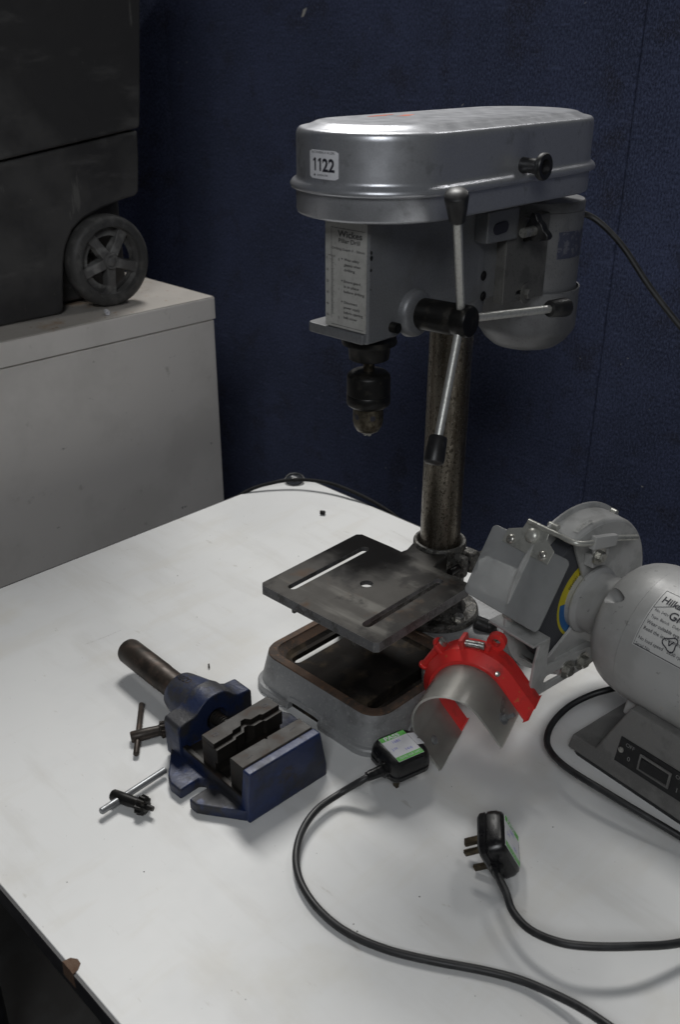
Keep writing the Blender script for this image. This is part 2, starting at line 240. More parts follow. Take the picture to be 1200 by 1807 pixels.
# ------------------------------------------------------------------ mesh helpers
def ident(p): return p
class MB:
    def __init__(s): s.v = []; s.f = []; s.mi = []; s.m = 0
    def add(s, vs, fs):
        o = len(s.v); s.v += [Vector(p) for p in vs]; s.f += [[i + o for i in f] for f in fs]; s.mi += [s.m] * len(fs); return s
    def box(s, a, b):
        (x0, y0, z0), (x1, y1, z1) = a, b
        return s.add([(x0, y0, z0), (x1, y0, z0), (x1, y1, z0), (x0, y1, z0), (x0, y0, z1), (x1, y0, z1), (x1, y1, z1), (x0, y1, z1)],
                     [(3, 2, 1, 0), (4, 5, 6, 7), (0, 1, 5, 4), (1, 2, 6, 5), (2, 3, 7, 6), (3, 0, 4, 7)])
    def prism(s, poly, a, b, fr=None, holes=()):
        """polygon (u,v) extruded w from a to b; fr(u,v,w)->xyz"""
        fr = fr or (lambda u, v, w: (u, v, w))
        area = sum(p[0] * q[1] - q[0] * p[1] for p, q in zip(poly, poly[1:] + poly[:1]))
        if area < 0: poly = poly[::-1]
        loops = [list(poly)] + [list(h) for h in holes]
        pts = [p for l in loops for p in l]; n = len(pts)
        tris = tessellate_polygon([[Vector((p[0], p[1], 0)) for p in l] for l in loops])
        vs = [fr(p[0], p[1], a) for p in pts] + [fr(p[0], p[1], b) for p in pts]
        fs = []
        if not holes: fs += [list(range(n))[::-1], [i + n for i in range(n)]]
        else:
            for t in tris:
                A, B, C = [pts[i] for i in t]
                if (B[0] - A[0]) * (C[1] - A[1]) - (B[1] - A[1]) * (C[0] - A[0]) < 0: t = t[::-1]
                fs += [list(t)[::-1], [i + n for i in t]]
        o = 0
        for k, l in enumerate(loops):
            m = len(l)
            ar = sum(p[0] * q[1] - q[0] * p[1] for p, q in zip(l, l[1:] + l[:1]))
            for i in range(m):
                j = (i + 1) % m
                q = [o + i, o + j, o + j + n, o + i + n]
                if (k == 0) != (ar > 0): q = q[::-1]
                fs.append(q)
            o += m
        return s.add(vs, fs)
    def loft(s, loops, cap0=True, cap1=True, closed=True):
        n = len(loops[0]); vs = [p for l in loops for p in l]; fs = []
        for k in range(len(loops) - 1):
            for i in range(n if closed else n - 1):
                j = (i + 1) % n
                fs.append([k * n + i, k * n + j, (k + 1) * n + j, (k + 1) * n + i])
        if cap0: fs.append(list(range(n))[::-1])
        if cap1: fs.append([(len(loops) - 1) * n + i for i in range(n)])
        return s.add(vs, fs)
    def lathe(s, prof, o=(0, 0, 0), ax=(0, 0, 1), seg=32, a0=0, a1=2 * pi, ref=None, cap0=True, cap1=True):
        """profile [(h, r)] about axis ax through o"""
        ax = Vector(ax).normalized(); o = Vector(o)
        e = Vector(ref) if ref else (Vector((1, 0, 0)) if abs(ax.x) < .9 else Vector((0, 1, 0)))
        e = (e - ax * e.dot(ax)).normalized(); g = ax.cross(e)
        full = abs(a1 - a0 - 2 * pi) < 1e-6
        k = seg if full else seg + 1
        loops = []
        for h, r in prof:
            loops.append([o + ax * h + (e * cos(a0 + (a1 - a0) * i / seg) + g * sin(a0 + (a1 - a0) * i / seg)) * max(r, 1e-5) for i in range(k)])
        s.loft(loops, cap0 and full, cap1 and full, closed=full)
        return s
    def cyl(s, a, b, r, r2=None, seg=20):
        a, b = Vector(a), Vector(b); return s.lathe([(0, r), ((b - a).length, r if r2 is None else r2)], a, b - a, seg)
    def tube(s, pts, r, seg=10, res=6, smooth=True):
        pts = [Vector(p) for p in pts]
        if smooth and len(pts) > 2:
            q = []
            P = [2 * pts[0] - pts[1]] + pts + [2 * pts[-1] - pts[-2]]
            for i in range(1, len(P) - 2):
                for k in range(res):
                    t = k / res; a, b, c, d = P[i - 1:i + 3]
                    q.append(.5 * ((2 * b) + (c - a) * t + (2 * a - 5 * b + 4 * c - d) * t * t + (3 * b - a - 3 * c + d) * t ** 3))
            q.append(pts[-1]); pts = q
        rr = r if callable(r) else (lambda t: r)
        up = None; loops = []
        for i, p in enumerate(pts):
            t = (pts[min(i + 1, len(pts) - 1)] - pts[max(i - 1, 0)]).normalized()
            if up is None: up = Vector((0, 0, 1)) if abs(t.z) < .9 else Vector((1, 0, 0))
            x = (up - t * up.dot(t)).normalized(); up = x; y = t.cross(x); R = rr(i / (len(pts) - 1))
            loops.append([p + (x * cos(2 * pi * k / seg) + y * sin(2 * pi * k / seg)) * R for k in range(seg)])
        return s.loft(loops)
    def sphere(s, c, r, sc=(1, 1, 1), seg=16, rings=10, lo=-pi / 2):
        c = Vector(c); loops = []
        for i in range(rings + 1):
            a = lo + (pi / 2 - lo) * i / rings
            loops.append([c + Vector((max(cos(a), 1e-4) * cos(2 * pi * k / seg) * r * sc[0], max(cos(a), 1e-4) * sin(2 * pi * k / seg) * r * sc[1], sin(a) * r * sc[2])) for k in range(seg)])
        return s.loft(loops)
    def map(s, fn): s.v = [Vector(fn(p)) for p in s.v]; return s
    def mesh(s, name):
        me = bpy.data.meshes.new(name); me.from_pydata([tuple(p) for p in s.v], [], s.f); me.polygons.foreach_set('material_index', s.mi); me.update(); return me
    def obj(s, name, m, parent=None, smooth=32, bevel=0.0, segs=2, weld=True):
        me = s.mesh(name)
        if weld:
            bm = bmesh.new(); bm.from_mesh(me); bmesh.ops.remove_doubles(bm, verts=bm.verts, dist=2e-6)
            bmesh.ops.dissolve_degenerate(bm, edges=bm.edges, dist=1e-6); bm.to_mesh(me); bm.free()
        for k in (m if isinstance(m, (list, tuple)) else [m]): me.materials.append(M[k])
        o = bpy.data.objects.new(name, me); COL.objects.link(o)
        if parent: o.parent = parent
        finish(o, smooth, bevel, segs)
        return o
def finish(o, smooth=32, bevel=0.0, segs=2):
    me = o.data
    if smooth:
        me.polygons.foreach_set('use_smooth', [True] * len(me.polygons)); me.set_sharp_from_angle(angle=radians(smooth))
    if bevel:
        b = o.modifiers.new('bevel', 'BEVEL'); b.width = bevel; b.segments = segs; b.limit_method = 'ANGLE'; b.angle_limit = radians(38); b.harden_normals = False
        b.use_clamp_overlap = True
        if smooth: me.set_sharp_from_angle(angle=radians(180))
        w_ = o.modifiers.new('wn', 'WEIGHTED_NORMAL'); w_.keep_sharp = False
def cut(o, cutters, op='DIFFERENCE', smooth=32):
    """boolean with temporary meshes (MB), baked into the mesh"""
    tmp = []; bpy.context.view_layer.update()
    for c in cutters:
        me = c.mesh('cutter'); 
        for k in o.data.materials: me.materials.append(k)
        t = bpy.data.objects.new('cutter', me); COL.objects.link(t); t.matrix_world = o.matrix_world; tmp.append(t)
        md = o.modifiers.new('b', 'BOOLEAN'); md.operation = op; md.solver = 'EXACT'; md.object = t
    bpy.context.view_layer.update()
    dg = bpy.context.evaluated_depsgraph_get()
    me = bpy.data.meshes.new_from_object(o.evaluated_get(dg))
    old = o.data; nm = old.name; o.modifiers.clear(); o.data = me; bpy.data.meshes.remove(old); me.name = nm
    for t in tmp: bpy.data.objects.remove(t)
    if smooth: finish(o, smooth)
def thing(name, label, cat, loc=(0, 0, 0), rz=0.0, group=None, rot=None):
    o = bpy.data.objects.new(name, None); COL.objects.link(o); o.location = loc; o.rotation_euler = rot if rot else (0, 0, rz)
    o.empty_display_size = .02
    return tag(o, label, cat, group)
def tag(o, label, cat, group=None):
    o['label'] = label; o['category'] = cat
    if group: o['group'] = group
    return o
def circ(cx, cy, r, n=24, a0=0, a1=2 * pi):
    full = abs(a1 - a0 - 2 * pi) < 1e-6
    return [(cx + r * cos(a0 + (a1 - a0) * i / (n if full else n - 1)), cy + r * sin(a0 + (a1 - a0) * i / (n if full else n - 1))) for i in range(n)]
def rrect(x0, x1, y0, y1, r, n=6):
    out = []
    for cx, cy, a in ((x1 - r, y1 - r, 0), (x0 + r, y1 - r, pi / 2), (x0 + r, y0 + r, pi), (x1 - r, y0 + r, 1.5 * pi)):
        out += [(cx + r * cos(a + pi / 2 * k / n), cy + r * sin(a + pi / 2 * k / n)) for k in range(n + 1)]
    return out
def slot(x0, x1, y0, y1, n=8):
    """obround along x"""
    r = (y1 - y0) / 2; c = (y0 + y1) / 2
    return circ(x1 - r, c, r, n, -pi / 2, pi / 2) + circ(x0 + r, c, r, n, pi / 2, 1.5 * pi)
def hexbolt(mb, c, ax, r, h, washer=0, wh=.0015):
    ax = Vector(ax).normalized(); c = Vector(c)
    if washer: mb.lathe([(0, washer), (wh, washer)], c, ax, 20); c = c + ax * wh
    mb.lathe([(0, r), (h * .85, r), (h, r * .86)], c, ax, 6)
    return mb
def text(body, size, fn, name, m, parent, align='LEFT', bold=0.0, squash=1.0, width=None):
    """flat lettering; fn(u,v)->xyz in the parent's frame"""
    cu = bpy.data.curves.new('t', 'FONT'); cu.body = body; cu.size = size; cu.align_x = align; cu.offset = bold * size; cu.resolution_u = 3
    ob = bpy.data.objects.new('t', cu); COL.objects.link(ob); bpy.context.view_layer.update()
    me = bpy.data.meshes.new_from_object(ob.evaluated_get(bpy.context.evaluated_depsgraph_get()))
    bpy.data.objects.remove(ob); bpy.data.curves.remove(cu)
    if width:
        x0 = min(v.co.x for v in me.vertices); squash = width / (max(v.co.x for v in me.vertices) - x0)
        for v in me.vertices: v.co.x -= x0
    for v in me.vertices: v.co = Vector(fn(v.co.x * squash, v.co.y))
    me.materials.clear(); me.materials.append(M[m]); me.name = name
    o = bpy.data.objects.new(name, me); COL.objects.link(o); o.parent = parent
    return o
def join(objs):
    """several letterings into one mesh"""
    a = objs[0]; bm = bmesh.new()
    for o in objs: bm.from_mesh(o.data)
    bm.to_mesh(a.data); bm.free(); a.data.update()
    for o in objs[1:]: bpy.data.objects.remove(o)
    return a
YZ = lambda u, v, w: (w, u, v)      # polygon in y,z, extruded along x
XZ = lambda u, v, w: (u, w, v)      # polygon in x,z, extruded along y

# ================================================================== SETTING
WALL_X = 1.50
fl = MB().box((-3, -3, -.80), (4, 4, -.75)).obj('floor', 'floor', smooth=0); fl['kind'] = 'structure'
wall = thing('partition_wall', 'navy blue carpet covered partition wall behind the bench', 'wall', (WALL_X, 0, -.75))
SEAM = .8270
for y0, y1 in ((-1.2, SEAM - .001), (SEAM + .001, 2.075)):
    MB().box((0, y0, 0), (.05, y1, 1.56)).obj('wall_panel', 'carpet', wall, smooth=0, bevel=.004)
MB().box((-2.3, 2.076, 0), (.05, 2.126, 2.40)).obj('wall_panel', 'carpet', wall, smooth=0, bevel=.004)  # return panel added, tall enough to keep the ceiling lamp off the cabinet top
# lint caught in the pile
lint = MB()
for y, z, s in [(1.5906, .754, .020), (1.334, -.1796, .005), (1.1694, .5977, .006), (1.405, .724, .003), (2.03, .655, .004), (1.7576, .1823, .002), (.7723, .2049, .004), (.7179, .1243, .003), (.7088, -.0218, .005), (.7836, .192, .003), (1.2902, -.2228, .003), (1.2417, -.1997, .004), (1.2006, -.1931, .003), (1.5429, -.0456, .003), (1.9976, .656, .003), (.933, .7577, .004), (1.98, .30, .003), (.8655, .1844, .004), (1.62, .40, .002), (1.45, .10, .002), (1.05, -.05, .003), (1.30, .05, .002)]:
    a = random.uniform(-1.2, 1.2) if s < .01 else -1.15
    s *= 1.2
    e = Vector((0, cos(a), sin(a))) * s * .5; g = Vector((0, -sin(a), cos(a))) * s * (.14 if s < .01 else .2)
    c = Vector((WALL_X - .0022, y, z)); n = Vector((-.0012, 0, 0))
    lint.add([c - e - g, c + e * .6 - g * .4, c + e + g, c - e * .3 + g, c + n], [(0, 1, 4), (1, 2, 4), (2, 3, 4), (3, 0, 4)])
lt = lint.obj('lint', 'lint', smooth=0); lt['kind'] = 'stuff'; tag(lt, 'white specks of lint caught on the navy carpet wall', 'lint')

# ---- white bench table
TX0, TX1, TY0, TY1 = .2285, 1.056, -1.0, 1.162
tb = thing('table', 'white laminate bench table with stained top and black edging', 'table', ((TX0 + TX1) / 2, 0, -.75))
tb_o = Vector(tb.location)
def loc(p, o=tb_o): return tuple(Vector(p) - o)
outl = rrect(TX0, TX1, TY0, TY1, .052, 8)
mb = MB().prism([(x - tb_o.x, y) for x, y in outl], .75 - .022, .75); mb.obj('tabletop', 'white', tb, smooth=0, bevel=.0012)
def grow(d): return [(x - tb_o.x, y) for x, y in rrect(TX0 - d, TX1 + d, TY0 - d, TY1 + d, .052 + d, 8)]
mb = MB().prism(grow(.0026), .75 - .024, .7492, holes=[grow(.0003)]); mb.obj('edging', 'edging', tb, smooth=0)
mb = MB().prism(rrect(TX0 + .07 - tb_o.x, TX1 - .07 - tb_o.x, TY0 + .08, TY1 - .08, .01, 2), .675, .7275, holes=[rrect(TX0 + .09 - tb_o.x, TX1 - .09 - tb_o.x, TY0 + .10, TY1 - .10, .01, 2)])
mb.obj('frame', 'edging', tb, smooth=0)
for x in (TX0 + .08, TX1 - .08):
    for y in (TY0 + .12, TY1 - .12):
        MB().cyl((x - tb_o.x, y, 0), (x - tb_o.x, y, .7275), .016).obj('leg', 'edging', tb)
# broken spot on the front edge where brown board shows
mb = MB(); ring = [(.0, -.009), (.006, -.0085), (.0115, -.004), (.0120, .002), (.008, .008), (.0, .010)]
mb.loft([[(TX0 - .003 - tb_o.x + x, .5445 + y, .75 - .016) for x, y in ring], [(TX0 - .003 - tb_o.x + x * .9, .5445 + y * .9, .75 + .0006) for x, y in ring], [(TX0 - .003 - tb_o.x + x * .55, .5445 + y * .6, .75 + .0018) for x, y in ring]])
mb.obj('chipped_edge', 'wood_chip', tb, smooth=40)

for pts in ([(.4946, .9534), (.5222, .9499), (.5459, .9488)], [(1.0150, .8893), (1.0102, .8585), (1.0034, .8255)], [(.6682, 1.1338), (.6941, 1.1262)]):
    sm = MB(); n = len(pts)
    for (x0, y0), (x1, y1) in zip(pts, pts[1:]):
        L_ = sqrt((x1 - x0) ** 2 + (y1 - y0) ** 2); nx, ny = -(y1 - y0) / L_ * .00028, (x1 - x0) / L_ * .00028
        sm.add([(x0 - nx - tb_o.x, y0 - ny, .75015), (x1 - nx - tb_o.x, y1 - ny, .75015), (x1 + nx - tb_o.x, y1 + ny, .75015), (x0 + nx - tb_o.x, y0 + ny, .75015)], [(0, 1, 2, 3)])
    sm.obj('scratch', 'scratch', tb, smooth=0)
# ---- grey steel cabinet
CX1, CY0, CZ = 1.0806, 1.40, .2765
cb = thing('steel_cabinet', 'grey enamelled steel cabinet with rusty top behind the bench', 'cabinet', (.40, 1.70, -.75))
c0 = Vector(cb.location)
def B(mb, a, b, o): return mb.box(tuple(Vector(a) - o), tuple(Vector(b) - o))
B(MB(), (-.55, CY0 + .003, -.745), (CX1 - .001, 2.02, CZ - .0445), c0).obj('body', 'cabinet', cb, smooth=0, bevel=.0025)
B(MB(), (-.55, CY0 + .008, CZ - .0446), (CX1 - .005, 2.015, CZ - .0425), c0).obj('shadow_gap', 'edging', cb, smooth=0)
mb = B(MB(), (-.553, CY0, CZ - .042), (CX1, 2.022, CZ - .002), c0); mb.m = 1
B(mb, (-.552, CY0 + .001, CZ - .002), (CX1 - .001, 2.021, CZ), c0)
mb.obj('top', ['cabinet', 'cabinet_top'], cb, smooth=0, bevel=.0009)
# white plastic tip lying on the cabinet under the wheel
w_ = MB(); w_.lathe([(0, .0042), (.014, .0042), (.014, .0022), (.010, .0020), (.010, .0001)], (.868, 1.432, CZ + .0043), (-.35, -.9, 0.02), 14)
o = w_.obj('plastic_tip', 'paper'); tag(o, 'small white plastic tip on the cabinet in front of the bin wheel', 'tip')

# ---- black wheeled bin
BY = 1.478
bn = thing('wheeled_bin', 'big black plastic wheeled bin standing on the grey cabinet', 'bin', (.62, 1.74, CZ))
b0 = Vector(bn.location); bn.location.x += .0120
lower = [(.20, 0), (.796, 0), (.8035, .008), (.8145, .085), (.823, .113), (.8385, .137), (.862, .153), (.900, .166), (.945, .1765), (.9715, .180), (.9775, .187), (.984, .245), (.9855, .2875), (.716, .2525), (.20, .19)]
upper = [(.20, .193), (.716, .2555), (.9865, .2905), (.9915, .330), (1.012, .52), (1.03, .70), (.14, .70), (.16, .42)]
mb = MB().prism([(x - b0.x, z) for x, z in lower], BY - b0.y + .002, BY - b0.y + .52, XZ)
mb.obj('lower_body', 'bin', bn, smooth=40, bevel=.006, segs=3)
mb = MB().prism([(x - b0.x, z) for x, z in upper], BY - b0.y - .005, BY - b0.y + .53, XZ)
mb.obj('upper_body', 'bin', bn, smooth=40, bevel=.006, segs=3)
mb = MB().prism([(.17 - b0.x, .705), (1.05 - b0.x, .705), (1.06 - b0.x, .72), (1.04 - b0.x, .745), (.15 - b0.x, .745)], BY - b0.y - .03, BY - b0.y + .55, XZ)
mb.obj('lid', 'bin', bn, smooth=40, bevel=.006, segs=3)
MB().box((.70 - b0.x, BY - b0.y + .050, .006), (.965 - b0.x, BY - b0.y + .46, .182)).obj('wheel_well', 'bin', bn, smooth=0, bevel=.006)
MB().cyl((.8975 - b0.x, BY - b0.y - .004, .0785), (.8975 - b0.x, BY - b0.y + .5, .0785), .0085).obj('axle', 'steel', bn)
def bin_wheel(yc, flip):
    WR = .0785; c = (.8975 - b0.x, yc, .0785); s = 1 if flip else -1
    t = MB().lathe([(-.018, .060), (-.018, .070), (-.015, .0755), (-.008, WR), (.008, WR), (.015, .0755), (.018, .070), (.018, .060), (.012, .058), (-.012, .058), (-.018, .060)], c, (0, 1, 0), 56, cap0=False, cap1=False)
    wo = t.obj('wheel', 'tyre', bn, smooth=50)
    h = MB().lathe([(-.010, .0575), (-.010, .0625), (.010, .0625), (.010, .0575), (-.010, .0575)], c, (0, 1, 0), 48, cap0=False, cap1=False)
    h.lathe([(s * -.006, .0585), (s * .001, .050), (s * .004, .043)], c, (0, 1, 0), 48, cap0=False, cap1=False)
    h.obj('rim', 'bin_wheel', wo, smooth=50)
    for k in range(5):
        a = radians(-90 + 72 * k); d = Vector((cos(a), 0, sin(a))); p = Vector((-sin(a), 0, cos(a)))
        C0 = Vector(c); sp = MB(); L0 = []
        for r_, w2, dep in ((.012, .0105, .012), (.036, .0095, .010), (.059, .0125, .006)):
            q = C0 + d * r_; y1 = Vector((0, s * dep, 0)); y0 = Vector((0, -s * .006, 0))
            L0.append([q - p * w2 + y0, q + p * w2 + y0, q + p * w2 * .82 + y1, q - p * w2 * .82 + y1])
        sp.loft(L0); sp.obj('spoke', 'bin_wheel', wo, smooth=0, bevel=.0015)
    MB().lathe([(s * -.006, .0145), (s * .014, .0145), (s * .0165, .0125), (s * .0165, .0095), (s * .0145, .0090), (s * .0170, .006), (s * .0178, .0001)], c, (0, 1, 0), 24).obj('hub_cap', 'bin_wheel', wo, smooth=40)
    rl = MB()
    for k in range(12):   # raised marks on the tyre wall
        a = radians(30 * k + 8); d = Vector((cos(a), 0, sin(a))); p = Vector((-sin(a), 0, cos(a)))
        q = Vector(c) + d * .0665; yy = Vector((0, s * .0186, 0)); y2 = Vector((0, s * .0165, 0))
        rl.loft([[q - d * .003 - p * .0045 + y2, q - d * .003 + p * .0045 + y2, q + d * .003 + p * .0045 + y2, q + d * .003 - p * .0045 + y2],
                 [q - d * .0025 - p * .004 + yy, q - d * .0025 + p * .004 + yy, q + d * .0022 + p * .004 + yy, q + d * .0022 - p * .004 + yy]])
    rl.obj('tyre_marks', 'tyre', wo, smooth=0)['kind'] = 'stuff'
bin_wheel(BY - b0.y + .001, False)
bin_wheel(BY - b0.y + .50, True)

# ---- things on the dark floor in front of the bench
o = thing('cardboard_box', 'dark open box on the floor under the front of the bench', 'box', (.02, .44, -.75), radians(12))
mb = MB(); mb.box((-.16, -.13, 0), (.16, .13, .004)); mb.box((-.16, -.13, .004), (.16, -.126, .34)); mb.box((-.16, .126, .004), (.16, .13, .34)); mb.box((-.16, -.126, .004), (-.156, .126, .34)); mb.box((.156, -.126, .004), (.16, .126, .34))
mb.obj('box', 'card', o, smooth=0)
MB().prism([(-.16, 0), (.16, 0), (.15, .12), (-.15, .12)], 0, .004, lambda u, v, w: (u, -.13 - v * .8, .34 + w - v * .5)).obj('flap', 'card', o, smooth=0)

# ================================================================== PILLAR DRILL
DR = thing('pillar_drill', 'silver bench pillar drill with lot sticker standing on white table', 'pillar drill', (.8203, .6379, 0))
RB, RT, RH = radians(.2), radians(1.8), radians(1.435)
# base casting
def ring_loop(x0, x1, hw, r, z, n=8): return [(x, y, z) for x, y in rrect(x0, x1, -hw, hw, r, n)]
A = MB().loft([ring_loop(-.2305, .088, .1045, .032, 0), ring_loop(-.2305, .088, .1045, .032, .0068), ring_loop(-.2290, .0865, .1030, .031, .0088), ring_loop(-.2255, .085, .1010, .030, .0100), ring_loop(-.2205, .083, .0980, .028, .0300), ring_loop(-.2170, .080, .0955, .027, .0455)], True, False); A.m = 1
A.loft([ring_loop(-.2170, .080, .0955, .027, .0455), ring_loop(-.2160, .079, .0945, .026, .0468), ring_loop(-.2140, .077, .0925, .025, .0472)], False, True); A = (lambda m: m)(A)
base = A.obj('base', ['base', 'rust', 'oily', 'base'], DR, smooth=0)
MB().prism(rrect(-.050, .0785, -.0925, .0925, .03, 6), .0466, .0480).obj('base_deck', 'base', DR, smooth=0, bevel=.0005)
c_tray = MB(); c_tray.m = 2
c_tray.loft([ring_loop(-.1985, -.064, .0745, .020, .0335), ring_loop(-.2025, -.060, .079, .024, .0375)], True, False)
c_tray.m = 1
c_tray.loft([ring_loop(-.2025, -.060, .079, .024, .0375), ring_loop(-.2065, -.056, .0855, .020, .0462), ring_loop(-.2068, -.056, .0858, .020, .0520)], False, True)
bmt = bmesh.new()
c_under = MB(); c_under.m = 2
c_under.loft([ring_loop(-.2175, .078, .092, .028, -.01), ring_loop(-.2125, .075, .090, .026, .0265)])
sl = []
for sgn in (1, -1):
    q = MB(); q.m = 2; q.prism(slot(-.192, -.075, sgn * .062 - .0068, sgn * .062 + .0068), .02, .045); sl.append(q)
c_front = MB(); c_front.m = 3; c_front.prism([(-.0215, -.01), (.0335, -.01), (.0310, .0105), (-.0165, .0105)], -.26, -.19, YZ)
c_side = []
for sgn in (1, -1):
    q = MB(); q.m = 3; q.prism([(-.172, -.01), (-.150, .0225), (-.085, .0225), (-.065, -.01)], sgn * .07, sgn * .13, XZ); c_side.append(q)
def weld_mb(mb):
    me = mb.mesh('w'); bm = bmesh.new(); bm.from_mesh(me); bmesh.ops.remove_doubles(bm, verts=bm.verts, dist=1e-6); bmesh.ops.recalc_face_normals(bm, faces=bm.faces)
    out = MB(); out.v = [v.co.copy() for v in bm.verts]; out.f = [[v.index for v in f.verts] for f in bm.faces]; out.mi = [f.material_index for f in bm.faces]
    bm.free(); bpy.data.meshes.remove(me); return out
cut(base, [weld_mb(x) for x in [c_tray, c_under] + sl + [c_front] + c_side], smooth=28)
base.rotation_euler.z = RB
# raised moulding that climbs over the cut-outs
def moulding(path, fr, wdt, prot, name='foot_moulding'):
    mb = MB(); loops = []
    for i, (u, v) in enumerate(path):
        a = Vector(path[max(i - 1, 0)]); b = Vector(path[min(i + 1, len(path) - 1)]); t = (b - a).normalized(); n = Vector((-t.y, t.x))
        p = Vector((u, v)); loops.append([fr(*(p - n * 0), -.003), fr(*(p), prot), fr(*(p + n * wdt * .75), prot), fr(*(p + n * wdt), -.003)])
    return mb.loft(loops).obj(name, 'base', base, smooth=40)
moulding([(.052, .0005), (.040, .0015), (.0345, .005), (.0315, .0108), (.020, .0113), (-.0100, .0113), (-.0170, .0105), (-.0215, .003), (-.034, .0005)][::-1], lambda u, v, w: (-.2300 - w + v * .40, u, v), .0060, .0018)
for sgn in (1, -1):
    pth = [(-.190, .0005), (-.172, .001), (-.150, .0232), (-.085, .0232), (-.065, .001), (-.045, .0005)]
    moulding(pth, lambda u, v, w, sg=sgn: (u, sg * (.1040 + w - v * .25), v), .006, .0016)
# flange, bolts, column
H_ = MB().box((-.2225, -.026, .0004), (-.206, .039, .0125)).obj('dark_recess_block', 'oily', DR, smooth=0); H_.rotation_euler.z = RB  # dark block added behind the front cut-out so the opening reads black
for yy in (-.049, .047): H_ = MB().box((-.216, yy - .003, .0015), (.070, yy + .003, .030)).obj('light_block_rib', 'oily', DR, smooth=0); H_.rotation_euler.z = RB  # hidden ribs added to stop side light reaching the front cut-out
fl_ = MB().lathe([(.0472, .054), (.0545, .0535), (.0565, .051), (.0570, .038), (.062, .033), (.072, .0305), (.086, .0295), (.086, .0246)], (0, 0, 0), (0, 0, 1), 48, cap0=False, cap1=False).obj('column_flange', 'dirty_cast', DR, smooth=35)
for a in (-100, 20, 140):
    hexbolt(MB(), (.043 * cos(radians(a)), .043 * sin(radians(a)), .0565), (0, 0, 1), .0068, .005, .0085).obj('bolt', 'bolt', DR, smooth=30)
MB().lathe([(.048, .0245), (.53, .0245)], (0, 0, 0), (0, 0, 1), 56).obj('column', 'column', DR, smooth=35)
# drill table
hw0, hw1 = .0882, .0895
outl = [(-.2205, -hw0 + .004), (-.2165, -hw0), (-.062, -hw1), (-.056, -hw1 + .005), (-.054, -.040), (-.050, .036), (-.050, hw1 - .005), (-.055, hw1), (-.2165, hw0), (-.2205, hw0 - .004)]
holes = [slot(-.2045, -.071, .0508, .0622), slot(-.2045, -.070, -.0622, -.0508), circ(-.1365, 0, .0076, 24)]
mb = MB().prism(outl, .1405, .1465, holes=holes)
inn = rrect(-.2115, -.060, -.0795, .0795, .006, 3)
mb.prism(outl, .1345, .1407, holes=[inn])
n = len(mb.f)
mb.mi = [1] * n
for i, f in enumerate(mb.f):
    if all(abs(mb.v[k].z - .1465) < 1e-6 for k in f): mb.mi[i] = 0
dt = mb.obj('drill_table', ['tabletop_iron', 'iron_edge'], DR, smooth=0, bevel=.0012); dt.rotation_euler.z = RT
mb = MB().loft([[(-.062, -.036, .1460), (-.062, .024, .1460), (-.062, .024, .120), (-.062, -.036, .120)], [(-.040, -.030, .1462), (-.040, .020, .1462), (-.040, .018, .112), (-.040, -.026, .112)], [(-.020, -.0290, .1485), (-.020, .0240, .1485), (-.020, .0220, .100), (-.020, -.0270, .100)]])
tc_ = MB().lathe([(.092, .0248), (.092, .0318), (.094, .0328), (.1500, .0328), (.1518, .0318), (.1520, .0290), (.1500, .0275), (.140, .0268), (.092, .0262)], (0, 0, 0), (0, 0, 1), 48, cap0=False, cap1=False).obj('table_collar', 'dirty_cast', DR, smooth=35)
for yy in (-.0475, .0445): r_b = MB().box((-.211, yy - .002, .122), (-.062, yy + .002, .1406)).obj('dark_slot_rib', 'dirty_cast', DR, smooth=0); r_b.rotation_euler.z = RT  # ribs added under the plate so the right slot shows dark
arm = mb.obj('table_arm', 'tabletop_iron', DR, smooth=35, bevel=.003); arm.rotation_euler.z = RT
lug = MB().box((.004, -.048, .118), (.020, -.029, .146)).box((-.014, -.048, .118), (-.001, -.029, .146)); lug.obj('clamp_lug', 'dirty_cast', DR, smooth=0, bevel=.004)
mb = MB().cyl((-.03, -.041, .133), (.058, -.041, .133), .0045); mb.sphere((.060, -.041, .133), .0075)
mb.obj('clamp_lever', 'chuck', DR)
mb = MB().cyl((.004, -.060, .0565), (.012, -.073, .0505), .0085, .0095).sphere((.013, -.075, .0505), .0098)
mb.obj('stop_knob', 'black', DR)

# ---- head
def H(o): o.rotation_euler.z = RH; return o
def side(x, z): return None
plan = [(-.172, -.0272), (-.085, -.0275), (-.045, -.0310), (-.020, -.0340), (.032, -.0340), (.032, .0340), (-.020, .0340), (-.045, .0310), (-.085, .0275), (-.172, .0272)]
zb = [.4377, .452, .452, .452, .452, .452, .452, .452, .452, .4377]
mb = MB(); n = len(plan)
# body built with extra slices so that the underside can rise towards the column
xs = [-.172, -.128, -.105, -.085, -.045, -.020, .032]
def hw(x):
    pts = [(-.172, .0272), (-.085, .0275), (-.045, .0310), (-.020, .0340), (.032, .0340)]
    for (a, p), (b, q) in zip(pts, pts[1:]):
        if a <= x <= b: return p + (q - p) * (x - a) / (b - a)
def zbot(x): return .4377 if x <= -.128 else (.4377 + (x + .128) / .043 * .0143 if x < -.085 else .452)
mb.loft([[(x, -hw(x), zbot(x)), (x, hw(x), zbot(x)), (x, hw(x), .5560), (x, -hw(x), .5560)] for x in xs])
head = H(mb.obj('head_casting', 'silver_dark', DR, smooth=25, bevel=.003, segs=3))
H(MB().lathe([(.436, .0326), (.470, .0345), (.556, .0345)], (0, 0, 0), (0, 0, 1), 40).obj('column_clamp', 'silver_dark', DR, smooth=35))
mb = MB().prism([(-.175, -.0235), (-.175, .046), (-.1735, .0505), (-.1695, .0525), (-.150, .0525), (-.135, .046), (-.130, .0275), (-.130, -.0235)], .4380, .4482); H(mb.obj('depth_stop_plate', 'silver_dark', DR, smooth=30, bevel=.0015))
